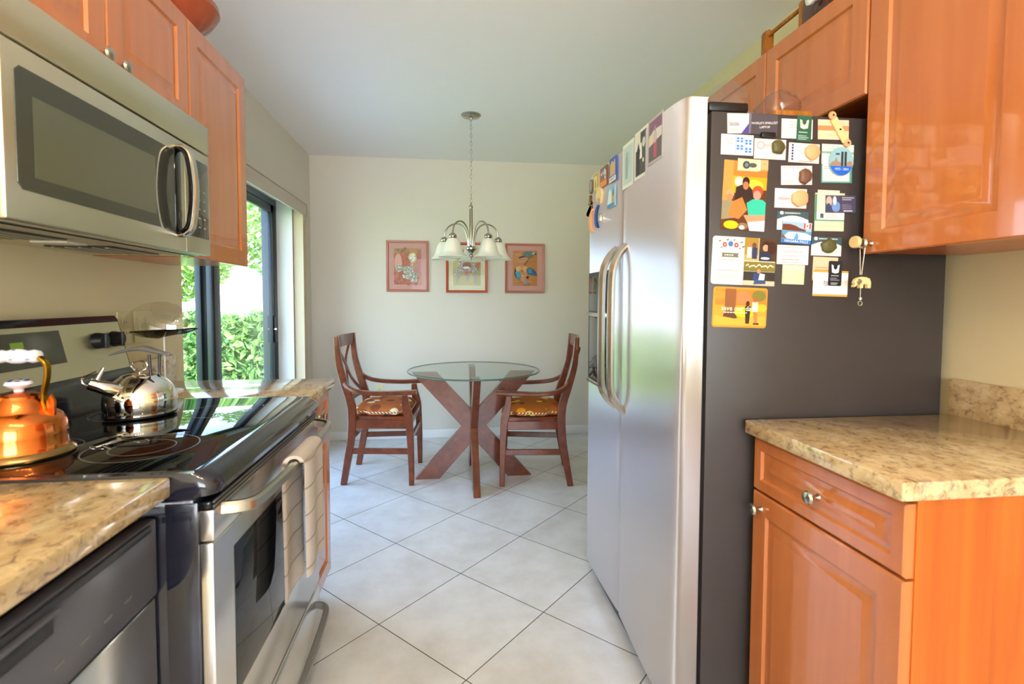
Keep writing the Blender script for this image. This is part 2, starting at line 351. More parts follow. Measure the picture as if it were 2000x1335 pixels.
b = MB(); b.box(-1.289, -1.272, 3.90, 3.92, .92, 1.12, 'black_plastic', .004); b.lathe([(.012, 0), (.012, .012), (.004, .016)], (-1.285, 3.91, 1.02), 'chrome', 14, axis='x'); build('door_handle', b, sp_)
# white jamb lining
b = MB(); b.box(-1.285, DW + .002, 3.985, 4.0, 0, 2.0, 'white_trim'); b.box(-1.285, DW + .002, 2.27, 3.985, 1.985, 2.0, 'white_trim'); b.box(-1.285, DW + .002, 2.27, 2.285, 0, 1.985, 'white_trim')
struct('trim_1', b)

# vertical blind with its valance
t = thing('vertical_blind', 'beige vertical blind drawn back beneath its long valance above the patio door', 'blind', (-1.13, 3.2, 0))
b = MB(); b.box(-1.105, -1.09, 2.3, 4.10, 1.892, 1.985, 'valance_beige', .002); b.box(DW + .001, -1.09, 4.085, 4.10, 1.892, 1.985, 'valance_beige', .001); b.box(DW + .001, -1.09, 2.3, 4.10, 1.980, 1.985, 'valance_beige')
build('valance', b, t)
b = MB(); b.box(-1.15, -1.12, 2.35, 4.08, 1.945, 1.975, 'white_trim'); build('head_rail', b, t)
for i in range(10):
    y = 4.005 + i * .0075
    b = MB(); b.prism(spline([(-1.167, y, 0), (-1.13, y + .006, 0), (-1.095, y, 0)], 5) and [(-1.167, y), (-1.15, y + .004), (-1.13, y + .005), (-1.11, y + .004), (-1.096, y), (-1.096, y + .001), (-1.11, y + .005), (-1.13, y + .006), (-1.15, y + .005), (-1.167, y + .001)], .03, 1.945, 'blind_beige', 'z')
    build('vane', b, t)

# ------------------------------------------------------------------ cabinets
def panel_door(b, x, n, y0, y1, z0, z1, m='cabinet_wood', th=.02, fr=.058):
    """raised-panel slab in the YZ plane; back face at x, facing n (+1/-1) along X"""
    R = []
    def ring(ins, d):
        a0, a1, c0, c1 = y0 + ins, y1 - ins, z0 + ins, z1 - ins
        X = x + n * d
        return [(X, a0, c0), (X, a1, c0), (X, a1, c1), (X, a0, c1)]
    for ins, d in ((.0, 0), (0, th - .004), (.004, th), (fr, th), (fr + .005, th - .007), (fr + .012, th - .008), (fr + .032, th - .001), (fr + .036, th - .001)): R.append(ring(ins, d))
    return b.rings(R, m)
def knob(x, n, y, z, parent, r=.016):
    b = MB(); b.lathe([(.008, 0), (.006, n * .004), (.0045, n * .012), (.007, n * .018), (r * .8, n * .021), (r, n * .025), (r * .8, n * .03), (.0001, n * .033)], (x, y, z), 'nickel', 20, axis='x')
    return build('knob', b, parent)

# -- left wall cabinets
t = thing('wall_cabinet', 'orange wood two-door wall cabinet above the microwave', 'cabinet', (-.98, 1.35, 1.79))
b = MB(); b.box(LW + .001, -.84, .972, 1.736, 1.79, 2.14, 'cabinet_side'); build('body', b, t)
for y0, y1, ky in ((.974, 1.345, 1.315), (1.348, 1.735, 1.382)):
    b = MB(); panel_door(b, -.84, 1, y0, y1, 1.792, 2.138, fr=.06); o = build('door', b, t); knob(-.82, 1, ky, 1.823, o)
t = thing('wall_cabinet', 'tall single-door orange wall cabinet between microwave and patio door', 'cabinet', (-.98, 1.96, 1.378))
b = MB(); b.box(LW + .001, -.84, 1.739, 2.19, 1.378, 2.14, 'cabinet_side'); build('body', b, t)
b = MB(); panel_door(b, -.84, 1, 1.741, 2.19, 1.376, 2.138, fr=.06); o = build('door', b, t); knob(-.82, 1, 1.775, 1.42, o) if False else None
# -- left base cabinet at the far end
def base_cab(label, x_back, x_face, n, y0, y1, knobs, toe=.07):
    t = thing('base_cabinet', label, 'cabinet', ((x_back + x_face) / 2, (y0 + y1) / 2, 0))
    b = MB(); xb = x_face - n * .02
    b.box(x_back, xb, y0, y1, .10, .877, 'cabinet_side', 0); build('body', b, t)
    b = MB(); b.box(x_back, xb - n * toe, y0 + .002, y1 - .002, 0, .10, 'white_trim'); build('toe_kick', b, t)
    b = MB(); panel_door(b, xb, n, y0 + .003, y1 - .003, .728, .868, fr=.03); o = build('drawer', b, t); knob(xb + n * .02, n, knobs[0][0], knobs[0][1], o)
    b = MB(); panel_door(b, xb, n, y0 + .003, y1 - .003, .115, .722, fr=.055); o = build('door', b, t); knob(xb + n * .02, n, knobs[1][0], knobs[1][1], o)
    return t
base_cab('orange base cabinet with one drawer beyond the range, under the far countertop', LW + .001, -.487, 1, 1.745, 2.12, [(1.95, .795), (1.79, .68)])
base_cab('orange base cabinet with drawer and door under the right-hand countertop', RW - .001, .835, -1, .80, 1.262, [(1.02, .795), (1.222, .682)])
# end panel and rail beside the dishwasher
b = MB(); b.box(-.56, -.54, .342, .969, .858, .8775, 'cabinet_wood')
tag(build('cabinet_rail', b, loc=(-.55, .96, .858)), 'thin orange wood rail between dishwasher and near left countertop', 'cabinet rail')
# more base units out of frame to the near left
t = thing('base_cabinet', 'orange base cabinet on the near side of the dishwasher, mostly out of frame', 'cabinet', (-.83, 0, 0))
b = MB(); b.box(LW + .001, -.56, -.45, .335, .1, .877, 'cabinet_side'); build('body', b, t)
b = MB(); panel_door(b, -.56, 1, -.44, -.06, .115, .87); build('door', b, t)
b = MB(); panel_door(b, -.56, 1, -.05, .33, .115, .87); build('door', b, t)
# -- right wall cabinets
t = thing('wall_cabinet', 'large glossy orange wall cabinet at right with charm hanging on its knob', 'cabinet', (1.3, 1.0, 1.37))
b = MB(); b.box(1.165, RW - .001, .45, 1.264, 1.372, 2.14, 'cabinet_side'); build('body', b, t)
b = MB(); panel_door(b, 1.165, -1, .863, 1.264, 1.370, 2.138, fr=.06); o = build('door', b, t); knob(1.145, -1, 1.235, 1.397, o)
b = MB(); panel_door(b, 1.165, -1, .455, .859, 1.370, 2.138, fr=.06); o = build('door', b, t)
t = thing('wall_cabinet', 'short orange two-door wall cabinet above the refrigerator', 'cabinet', (1.3, 1.72, 1.81))
b = MB(); b.box(1.165, RW - .001, 1.267, 2.16, 1.81, 2.14, 'cabinet_side'); build('body', b, t)
for y0, y1 in ((1.269, 1.712), (1.716, 2.158)):
    b = MB(); panel_door(b, 1.165, -1, y0, y1, 1.810, 2.138, fr=.055); build('door', b, t)

# ------------------------------------------------------------------ countertops
b = MB(); b.box(LW + .022, -.506, -.5, .969, .878, .914, 'granite', .004); tag(build('countertop', b, loc=(-.8, .2, .878)), 'speckled beige countertop in the near left corner above the dishwasher', 'countertop')
b = MB(); b.box(LW + .022, -.467, 1.735, 2.135, .878, .914, 'granite', .004); tag(build('countertop', b, loc=(-.8, 1.93, .878)), 'speckled grey countertop beyond the range by the patio door', 'countertop')
b = MB(); b.box(.812, RW - .022, .79, 1.268, .878, .914, 'granite', .004); tag(build('countertop', b, loc=(1.14, 1.03, .878)), 'speckled golden countertop on the right beside the refrigerator', 'countertop')
b = MB(); b.box(LW + .001, LW + .021, 1.735, 2.17, .900, 1.016, 'granite', .002); tag(build('backsplash', b, loc=(LW, 1.95, .9)), 'low granite-look backsplash against the wall behind the kettle', 'backsplash')
b = MB(); b.box(LW + .001, LW + .021, -.5, .969, .900, 1.016, 'granite', .002); tag(build('backsplash', b, loc=(LW, .2, .9)), 'low granite-look backsplash above the near left countertop', 'backsplash')
b = MB(); b.box(RW - .021, RW - .001, .79, 1.275, .900, 1.016, 'granite', .002); tag(build('backsplash', b, loc=(RW, 1.03, .9)), 'low golden backsplash on the wall above the right countertop', 'backsplash')

# ------------------------------------------------------------------ dishwasher
t = thing('dishwasher', 'stainless dishwasher with dark control panel under the near left countertop', 'dishwasher', (-.8, .65, 0))
b = MB(); b.box(LW + .05, -.562, .345, .966, .02, .855, 'black_plastic'); build('body', b, t)
b = MB(); b.box(-.56, -.535, .348, .966, .11, .692, 'steel_range', .004); build('door', b, t)
b = MB(); b.box(-.56, -.53, .345, .968, .697, .842, 'dw_panel', .008)
b.box(-.53, -.524, .36, .94, .825, .838, 'dark_grey', .002); b.box(-.53, -.5275, .42, .72, .79, .82, 'black_plastic', .001); b.box(-.53, -.518, .42, .72, .818, .826, 'dw_panel', .003)
build('control_panel', b, t)
for i in range(7): b = MB(); b.box(-.530, -.5294, .57 + i * .05, .588 + i * .05, .737, .741, 'grip_grey'); build('button', b, t)

# ------------------------------------------------------------------ range
RX = -.437
t = thing('range', 'freestanding stainless and black electric range with glass cooktop', 'range', (-.78, 1.35, 0))
b = MB(); b.box(-1.09, -.47, .973, 1.733, .03, .868, 'black_enamel', .004)
b.box(-.52, -.462, .9715, 1.7345, .06, .862, 'black_enamel', .003); b.box(-1.05, -.52, 1.0, 1.7, 0, .03, 'black_plastic'); build('body', b, t)
b = MB(); xf = -.425
# rounded front cooktop frame
def rr(x0, x1, y0, y1, r, z, n=6):
    out = []
    for cx, cy, a in ((x1 - r, y1 - r, 0), (x0 + .002, y1 - .002, PI/2), (x0 + .002, y0 + .002, PI), (x1 - r, y0 + r, 1.5 * PI)):
        rad = r if cx > x0 + .01 else .002
        for i in range(n + 1): an = a + PI / 2 * i / n; out.append((cx + rad * math.cos(an), cy + rad * math.sin(an), z))
    return out
b.rings([rr(-1.06, xf - .03, .975, 1.731, .02, .868), rr(-1.06, xf - .006, .9705, 1.7355, .03, .874), rr(-1.06, xf, .9695, 1.7365, .035, .888), rr(-1.06, xf - .006, .9705, 1.7355, .035, .903), rr(-1.06, xf - .028, .974, 1.732, .035, .917), rr(-1.06, xf - .05, .990, 1.716, .02, .9165)], 'black_enamel')
build('cooktop_frame', b, t)
b = MB(); b.box(-1.03, -.478, .992, 1.714, .9150, .9178, 'black_glass', .001); o = build('glass_cooktop', b, t)
b = MB()
for cx, cy, rs in ((-.66, 1.16, (.105, .06)), (-.66, 1.52, (.085,)), (-.88, 1.17, (.08,)), (-.88, 1.52, (.105, .075))):
    for r in rs: b = MB(); b.shell([(r, 0), (r + .0022, 0)], (cx, cy, .9181), 'grip_grey', 64); build('burner_ring', b, o)
# oven door
b = MB()
b.box(-.462, RX + .002, .974, 1.732, .786, .846, 'steel_range', .004)
b.box(-.462, RX - .004, .974, 1.732, .846, .862, 'black_gloss', .004)
dr = build('oven_door', b, t)
b = MB(); b.box(-.462, RX, .974, 1.732, .282, .783, 'steel_range', .005); build('door_panel', b, dr)
b = MB(); b.box(RX - .002, RX + .0015, 1.062, 1.655, .42, .735, 'black_glass', .001)
build('oven_window', b, dr)
b = MB(); hx = -.378
pts = spline([(RX, 1.01, .835), (hx - .015, 1.03, .833), (hx - .002, 1.10, .832), (hx + .006, 1.35, .832), (hx - .002, 1.61, .832), (hx - .015, 1.675, .833), (RX, 1.695, .835)], 8)
b.sweep(pts, .026, .017, (0, 0, 1), 'satin', .3); build('door_handle', b, dr)
b = MB()
for z in (.8475, .856): b.box(RX - .004, RX - .0015, .985, 1.72, z, z + .0035, 'grip_grey')
build('vent_trim', b, dr)
b = MB(); b.box(-.462, RX, .974, 1.732, .045, .270, 'steel_range', .005); wr = build('warming_drawer', b, t)
b = MB(); pts = spline([(RX, 1.03, .225), (RX + .035, 1.05, .225), (RX + .047, 1.12, .225), (RX + .052, 1.35, .225), (RX + .047, 1.58, .225), (RX + .035, 1.66, .225), (RX, 1.68, .225)], 8)
b.sweep(pts, .022, .018, (0, 0, 1), 'grip_grey', .3); build('drawer_handle', b, wr)
# backguard
b = MB(); bgp = [(-1.095, .90), (-1.0, .90), (-.995, .99), (-1.015, 1.02), (-1.05, 1.175), (-1.06, 1.188), (-1.095, 1.188)]
b.prism(bgp, .972, 1.734, 'black_enamel', 'y')
bk = build('backguard', b, t)
def slant(y, z): # point on the sloping face
    f_ = (z - 1.02) / .155; return (-1.015 - .035 * f_, y, z)
def slab(b, y0, y1, z0, z1, d, m, col=None):
    a = [slant(y0, z0), slant(y1, z0), slant(y1, z1), slant(y0, z1)]; nx, nz = .975, .22
    b.add([(p[0] + nx * .0003, p[1], p[2] + nz * .0003) for p in a] + [(p[0] + nx * d, p[1], p[2] + nz * d) for p in a], [(0, 1, 2, 3), (4, 5, 6, 7), (0, 1, 5, 4), (1, 2, 6, 5), (2, 3, 7, 6), (3, 0, 4, 7)], m, col)
b = MB(); slab(b, .98, 1.726, 1.024, 1.168, .003, 'steel'); build('control_face', b, bk)
b = MB(); slab(b, 1.20, 1.475, 1.068, 1.155, .0045, 'mw_glass'); ds = build('clock_display', b, bk)
b = MB(); slab(b, 1.315, 1.352, 1.118, 1.133, .005, 'lcd'); build('clock_digits', b, ds)
for y in (1.02, 1.10, 1.605, 1.68):
    b = MB(); p = slant(y, 1.117); b.lathe([(.024, .003), (.024, .012), (.021, .030), (.0001, .031)], p, 'black_plastic', 24, axis='x')
    b.box(p[0] + .028, p[0] + .036, y - .006, y + .006, 1.095, 1.139, 'dark_grey', .002); build('control_knob', b, bk)

# towel over the oven handle
b = MB()
def towel_sheet(x, y0, y1, z0, z1, th=.012, waves=2, amp=.006, ph=0, shrink=.0):
    ny, nz = 18, 12; front = []
    for j in range(nz + 1):
        z = z0 + (z1 - z0) * j / nz; k = 1 - shrink * (1 - j / nz)
        for i in range(ny + 1):
            u = i / ny; y = (y0 + y1) / 2 + (u - .5) * (y1 - y0) * k
            e = math.sin(u * PI) ** .4
            front.append((x, y, z, e, math.sin(u * waves * 2 * PI + ph) * amp * (1.2 - j / nz * .6)))
    vs = [(x_ + w + th / 2 * e, y, z) for x_, y, z, e, w in front] + [(x_ + w - th / 2 * e, y, z) for x_, y, z, e, w in front]
    N = (ny + 1) * (nz + 1); fs = []
    for j in range(nz):
        for i in range(ny):
            a = j * (ny + 1) + i; q = (a, a + 1, a + ny + 2, a + ny + 1); fs += [q, tuple(N + k for k in q)[::-1]]
    for j in range(nz):
        for i in (0, ny): a = j * (ny + 1) + i; fs.append((a, a + ny + 1, N + a + ny + 1, N + a))
    for i in range(ny): fs.append((i, i + 1, N + i + 1, N + i)); a = nz * (ny + 1) + i; fs.append((a, a + 1, N + a + 1, N + a))
    b.add(vs, fs, 'towel')
TY0, TY1 = 1.265, 1.445
towel_sheet(hx + .024, TY0, TY1, .545, .840, .016, 1, .006, .5)
towel_sheet(hx - .020, TY0 - .03, TY1 - .05, .500, .840, .015, 1, .005, 2)
# fold over the bar
R_ = []
for k in range(9):
    a = PI * k / 8; ring = []
    for i in range(13):
        y = TY0 + (TY1 - TY0) * i / 12 - .012 * (k / 8); ring.append((hx + .002 + math.cos(a) * .024, y, .838 + math.sin(a) * .020))
    for i in range(12, -1, -1):
        y = TY0 + (TY1 - TY0) * i / 12 - .012 * (k / 8); ring.append((hx + .002 + math.cos(a) * .013, y, .838 + math.sin(a) * .012))
    R_.append(ring)
b.rings(R_, 'towel')
tag(build('dish_towel', b, loc=(hx, 1.43, .84)), 'beige tea towel hung over the oven door handle', 'towel')

# ------------------------------------------------------------------ microwave
t = thing('microwave', 'stainless over-the-range microwave with dark window and curved handle', 'microwave', (-.93, 1.35, 1.377))
b = MB(); b.box(LW + .001, -.785, .972, 1.727, 1.386, 1.788, 'steel', .003); build('body', b, t)
b = MB(); b.box(-.785, -.76, .970, 1.728, 1.700, 1.788, 'steel', .004); build('top_grille', b, t)
b = MB(); b.box(-.785, -.76, .970, 1.576, 1.380, 1.696, 'steel', .005); md = build('door', b, t)
b = MB(); b.prism([(y, z) for y, z in [(.994 + .012, 1.437), (1.515, 1.432), (1.53, 1.445), (1.53, 1.645), (1.52, 1.657), (1.006, 1.657), (.994, 1.645), (.994, 1.449)]], -.7605, -.7575, 'mw_glass', 'x'); build('window', b, md)
b = MB(); b.box(-.7576, -.757, 1.032, 1.42, 1.464, 1.612, 'mw_screen'); build('window_screen', b, md)
b = MB(); pts = spline([(-.757, 1.535, 1.672), (-.735, 1.53, 1.667), (-.718, 1.528, 1.64), (-.709, 1.528, 1.55), (-.718, 1.528, 1.455), (-.735, 1.53, 1.428), (-.757, 1.535, 1.422)], 10)
b.sweep(pts, .026, .010, (0, 1, 0), 'satin', .3)
b.sweep([(p[0] - .0085, p[1], p[2] + (.006 if p[2] < 1.55 else -.006) * min(1, abs(p[2] - 1.55) / .1)) for p in pts], .030, .008, (0, 1, 0), 'black_gloss', .3)
b.box(-.7605, -.756, 1.512, 1.546, 1.43, 1.665, 'black_gloss', .002); build('door_handle', b, md)
b = MB(); b.box(-.785, -.761, 1.578, 1.728, 1.380, 1.696, 'steel', .004); mc = build('control_panel', b, t)
b = MB(); b.box(-.7615, -.758, 1.590, 1.712, 1.430, 1.665, 'mw_glass', .001); kp = build('keypad', b, mc)
for r_ in range(5):
    for c_ in range(3): b = MB(); b.box(-.758, -.7576, 1.612 + c_ * .033, 1.624 + c_ * .033, 1.46 + r_ * .028, 1.464 + r_ * .028, 'steel'); build('key', b, kp)
b = MB(); b.box(-1.10, -.79, .985, 1.715, 1.3785, 1.3865, 'steel', .002); b.box(-.845, -.80, .985, 1.70, 1.376, 1.379, 'black_gloss'); un = build('underside', b, t)
for y0 in (1.05, 1.42):
    b = MB(); b.box(-1.03, -.87, y0, y0 + .22, 1.3755, 1.3785, 'dark_grey', .001)
    for i in range(5): b.box(-1.02 + i * .032, -1.012 + i * .032, y0 + .01, y0 + .21, 1.3735, 1.3756, 'steel')
    build('grease_filter', b, un)
b = MB(); b.box(-.98, -.90, 1.31, 1.38, 1.374, 1.3785, 'frosted', .001); build('work_light', b, un)

# ------------------------------------------------------------------ red bowl on the cabinet
b = MB(); bx, by = -.955, 1.90
b.lathe([(.055, 0), (.062, .004), (.075, .02), (.13, .075), (.155, .115), (.152, .135), (.135, .152), (.128, .150), (.143, .132), (.145, .115), (.12, .08), (.06, .03), (.0001, .024)], (bx, by, 2.14), 'red_glaze', 48)
tag(build('bowl', b, loc=(bx, by, 2.14)), 'glossy rust-red round bowl on top of the tall left cabinet', 'bowl')

# ------------------------------------------------------------------ copper teapot
CX, CY, CZ = -.872, 1.125, .918
t = thing('teapot', 'polished copper teapot with blue and white porcelain handle on the near burner', 'teapot', (CX, CY, CZ))
b = MB(); b.lathe([(.076, 0), (.080, .003), (.0805, .010), (.077, .018), (.0755, .024), (.0755, .045), (.0735, .068), (.066, .083), (.054, .092), (.050, .096), (.046, .108), (.039, .118), (.037, .121), (.0001, .122)], (CX, CY, CZ), 'copper', 56); build('body', b, t)
b = MB(); b.lathe([(.078, .001), (.087, .002), (.0885, .006), (.087, .010), (.079, .0165), (.077, .016)], (CX, CY, CZ), 'tarnished', 56); build('skirt_rim', b, t)
b = MB(); b.lathe([(.038, .119), (.036, .125), (.026, .130), (.010, .133), (.0001, .133)], (CX, CY, CZ), 'copper', 40); ld = build('lid', b, t)
b = MB(); b.lathe([(.008, .131), (.008, .138), (.018, .143), (.023, .148), (.020, .154), (.0001, .157)], (CX, CY, CZ), 'porcelain', 28)
for i in range(6): a = i * PI / 3; b.box(CX + .014 * math.cos(a) - .003, CX + .014 * math.cos(a) + .003, CY + .014 * math.sin(a) - .003, CY + .014 * math.sin(a) + .003, CZ + .1545, CZ + .1565, 'delft_blue', .0005)
build('lid_knob', b, ld)
for s_ in (-1, 1):
    b = MB(); pts = spline([(CX + s_ * .050, CY, CZ + .094), (CX + s_ * .046, CY, CZ + .125), (CX + s_ * .053, CY, CZ + .160), (CX + s_ * .053, CY, CZ + .188), (CX + s_ * .038, CY, CZ + .205)], 8)
    b.sweep(pts, .015, .006, (0, 1, 0), 'brass', .3); build('handle_post', b, t)
b = MB(); prof = [(.006, -.042), (.0115, -.040), (.0140, -.030), (.0115, -.020), (.012, -.018), (.015, -.008), (.015, .008), (.012, .018), (.0115, .020), (.0140, .030), (.0115, .040), (.006, .042)]
b.lathe(prof, (CX, CY, CZ + .205), 'porcelain', 24, axis='x')
for xx in (-.030, -.002, .028):
    for k in range(4): a = k * PI / 2 + .4; b.lathe([(.004, 0), (.003, .0012), (.0001, .0016)], (CX + xx, CY + .0142 * math.cos(a), CZ + .205 + .0142 * math.sin(a)), 'delft_blue', 8)
build('handle_grip', b, t)
b = MB(); pts = spline([(CX - .015, CY - .066, CZ + .050), (CX - .020, CY - .092, CZ + .070), (CX - .024, CY - .104, CZ + .098), (CX - .028, CY - .122, CZ + .118)], 8); n_ = len(pts)
b.tube(pts, [.021 - .011 * i / n_ for i in range(n_)], 'brass', 14); build('spout', b, t)
b = MB(); b.prism([(CX + .050, CZ + .090), (CX + .066, CZ + .082), (CX + .067, CZ + .112), (CX + .060, CZ + .126), (CX + .053, CZ + .114)], CY - .003, CY + .003, 'copper', 'y'); build('lug', b, t)

# ------------------------------------------------------------------ chrome kettle
KX, KY, KZ = -.856, 1.50, .918
t = thing('kettle', 'shiny chrome whistling kettle with grey handle on the rear burner', 'kettle', (KX, KY, KZ))
b = MB(); b.lathe([(.081, 0), (.0845, .003), (.0855, .008), (.0845, .012), (.086, .016), (.087, .045), (.085, .060), (.078, .078), (.064, .094), (.050, .104), (.046, .107), (.044, .110), (.030, .114), (.0001, .116)], (KX, KY, KZ), 'chrome', 64); build('body', b, t)
b = MB(); b.lathe([(.083, .0005), (.0865, .003), (.0865, .007), (.0845, .009)], (KX, KY, KZ), 'black_plastic', 64); build('base_band', b, t)
b = MB(); b.tube([(KX + .021 * math.cos(a), KY, KZ + .136 + .014 * math.sin(a)) for a in [i * 2 * PI / 24 for i in range(24)]], .0022, 'chrome', 8, closed=True); b.lathe([(.006, .113), (.004, .119), (.007, .124), (.0001, .126)], (KX, KY, KZ), 'chrome', 14); build('lid_ring', b, t)
b = MB(); pts = spline([(KX - .015, KY - .055, KZ + .072), (KX - .035, KY - .078, KZ + .086), (KX - .055, KY - .092, KZ + .098)], 6); b.tube(pts, [.021 - .006 * i / len(pts) for i in range(len(pts))], 'chrome', 18)
spt = build('spout', b, t)
b = MB(); b.tube([(KX - .055, KY - .092, KZ + .098), (KX - .066, KY - .099, KZ + .104)], [.0168, .015], 'chrome', 18); b.tube(spline([(KX - .052, KY - .09, KZ + .112), (KX - .046, KY - .086, KZ + .128), (KX - .040, KY - .082, KZ + .142)], 5), [.006 - .002 * i / 10 for i in range(11)], 'chrome', 10)
b.tube(spline([(KX - .068, KY - .095, KZ + .096), (KX - .082, KY - .098, KZ + .106), (KX - .078, KY - .096, KZ + .122), (KX - .054, KY - .088, KZ + .134)], 6), .0025, 'chrome', 8); build('whistle_cap', b, spt)
b = MB()
for dy in (-.012, .012): b.tube(spline([(KX + .044 + dy * .4, KY + dy, KZ + .106), (KX + .040 + dy * .4, KY + dy, KZ + .118), (KX + .040 + dy * .6, KY + dy, KZ + .168)], 6), .0035, 'black_plastic', 8)
build('handle_bracket', b, t)
b = MB(); pts = spline([(KX - .072, KY - .01, KZ + .168), (KX - .03, KY, KZ + .180), (KX + .01, KY, KZ + .185), (KX + .045, KY, KZ + .176), (KX + .082, KY, KZ + .166)], 6); n_ = len(pts)
b.sweep(pts, [.010 + .022 * math.sin(PI * i / (n_ - 1)) for i in range(n_)], [.004 + .009 * math.sin(PI * i / (n_ - 1)) for i in range(n_)], (0, 1, 0), 'grip_grey', .4); build('handle', b, t)

# ------------------------------------------------------------------ domed stand lamp on the far counter
LX, LY = -.985, 1.87
t = thing('table_lamp', 'slim white-stemmed countertop lamp with black head and clear dome', 'lamp', (LX, LY, .914))
b = MB(); b.lathe([(.055, 0), (.055, .006), (.01, .012), (.0001, .012)], (LX, LY, .914), 'white_trim', 32); build('base', b, t)
b = MB(); b.tube([(LX, LY, .924), (LX, LY, 1.115)], .003, 'white_trim', 10); build('stem', b, t)
b = MB(); hz = 1.108
b.rings([[(LX + r * math.cos(a), LY + .55 * r * math.sin(a), hz + dz + .006 * math.cos(a)) for a in [k * PI / 4 + .2 for k in range(8)]] for r, dz in ((.02, 0), (.07, .006), (.110, .022), (.104, .028), (.03, .026))], 'black_gloss')
build('lamp_head', b, t)
b = MB(); rr_ = []
for j in range(12):
    a = PI / 2 * j / 11; rr_.append([((LX - .01) + (.118 * math.cos(a) + .0001) * math.cos(k * 2 * PI / 40), LY + (.065 * math.cos(a) + .0001) * math.sin(k * 2 * PI / 40), hz + .030 + .095 * math.sin(a)) for k in range(40)])
b.rings(rr_, 'clear_plastic', cap=False); build('dome', b, t)

# ------------------------------------------------------------------ outlets
def outlet(x, y, z, face, kind, label, name='wall_outlet', w=.07, h=.115, cat='outlet'):
    t = thing(name, label, cat, (x, y, z))
    b = MB()
    if face == 'x': b.box(x + .0005, x + .006, y - w / 2, y + w / 2, z - h / 2, z + h / 2, 'plate_cream', .002)
    else: b.box(x - w / 2, x + w / 2, y - .006, y - .0005, z - h / 2, z + h / 2, 'plate_cream', .002)
    build('plate', b, t)
    n_ = 2
    for k in range(n_):
        b = MB()
        if kind == 'switch':
            yy = y + (k - .5) * .046; b.box(x + .006, x + .010, yy - .016, yy + .016, z - .033, z + .033, 'plate_cream', .0015); build('rocker', b, t)
        elif face == 'x':
            zz = z + (k - .5) * .039; b.box(x + .006, x + .008, y - .017, y + .017, zz - .014, zz + .014, 'plate_cream', .003)
            for dy in (-.006, .006): b.box(x + .008, x + .0084, y + dy - .001, y + dy + .001, zz - .004, zz + .006, 'black_plastic')
            build('socket', b, t)
        else:
            zz = z + (k - .5) * .039; b.box(x - .017, x + .017, y - .008, y - .006, zz - .014, zz + .014, 'plate_cream', .003)
            for dx in (-.006, .006): b.box(x + dx - .001, x + dx + .001, y - .0084, y - .008, zz - .004, zz + .006, 'black_plastic')
            build('socket', b, t)
outlet(LW, 1.875, 1.14, 'x', 'outlet', 'cream wall outlet behind the range backguard')
outlet(LW, 1.99, 1.14, 'x', 'switch', 'cream double light switch plate near the patio door', 'light_switch', w=.115, cat='switch')
outlet(-.60, BW, .43, 'y', 'outlet', 'cream outlet low on the back wall behind the left chair')

# ------------------------------------------------------------------ refrigerator
t = thing('refrigerator', 'side-by-side stainless refrigerator with dark grey sides', 'refrigerator', (1.0, 1.74, 0))
b = MB(); b.box(.706, 1.435, 1.285, 2.195, .05, 1.75, 'fridge_side', .004); b.box(.74, 1.42, 1.31, 2.17, 0, .05, 'black_plastic'); build('cabinet', b, t)
b = MB(); b.box(.694, .707, 1.300, 2.180, .075, 1.745, 'rubber'); build('gasket', b, t)
b = MB(); b.box(.655, .72, 1.32, 2.16, .012, .055, 'black_plastic', .004); build('kick_grille', b, t)
for y0 in (1.287, 2.09):
    b = MB(); b.box(.700, .815, y0, y0 + .10, 1.7505, 1.777, 'black_plastic', .006); b.box(.668, .705, y0 + .02, y0 + .08, 1.757, 1.775, 'black_plastic', .004); build('hinge_cover', b, t)
def fdoor(prof, z0, z1):
    b = MB(); b.rings([[(x + .004, y, z0) for x, y in prof], [(x, y, z0 + .006) for x, y in prof], [(x, y, z1 - .006) for x, y in prof], [(x + .003, y, z1) for x, y in prof]], 'steel_door'); return build('door', b, t)
near = [(.692, 1.760), (.640, 1.760), (.634, 1.750), (.631, 1.70), (.627, 1.62), (.622, 1.53), (.619, 1.44), (.619, 1.38), (.621, 1.34), (.625, 1.312), (.631, 1.293), (.640, 1.283), (.648, 1.281), (.692, 1.281)]
far = [(.692, 2.195), (.648, 2.195), (.640, 2.190), (.634, 2.178), (.630, 2.15), (.628, 2.10), (.628, 2.02), (.630, 1.93), (.632, 1.85), (.634, 1.80), (.637, 1.776), (.642, 1.768), (.692, 1.768)]
d_near = fdoor(near, .062, 1.783); d_far = fdoor(far, .062, 1.783)
def fhandle(y, par, s_):
    b = MB(); x0 = .633
    pts = spline([(x0, y, 1.435), (x0 - .028, y + s_ * .004, 1.405), (x0 - .050, y + s_ * .006, 1.355), (x0 - .056, y + s_ * .006, 1.28), (x0 - .057, y + s_ * .006, 1.12), (x0 - .056, y + s_ * .006, .96), (x0 - .050, y + s_ * .006, .905), (x0 - .028, y + s_ * .004, .868), (x0, y, .84)], 8)
    b.sweep(pts, .034, .024, (0, 1, 0), 'satin', .35); return build('handle', b, par)
fhandle(1.715, d_near, -1); fhandle(1.812, d_far, 1)
b = MB(); b.box(.6235, .632, 1.875, 2.155, .885, 1.36, 'dark_grey', .003); b.box(.6215, .624, 1.89, 2.14, 1.195, 1.345, 'black_gloss', .001); b.box(.6218, .624, 1.90, 2.13, .905, 1.17, 'black_glass', .001)
b.box(.615, .624, 1.885, 2.145, 1.172, 1.190, 'satin', .002); b.box(.610, .624, 1.90, 2.13, .888, .903, 'satin', .002); build('water_dispenser', b, d_far)

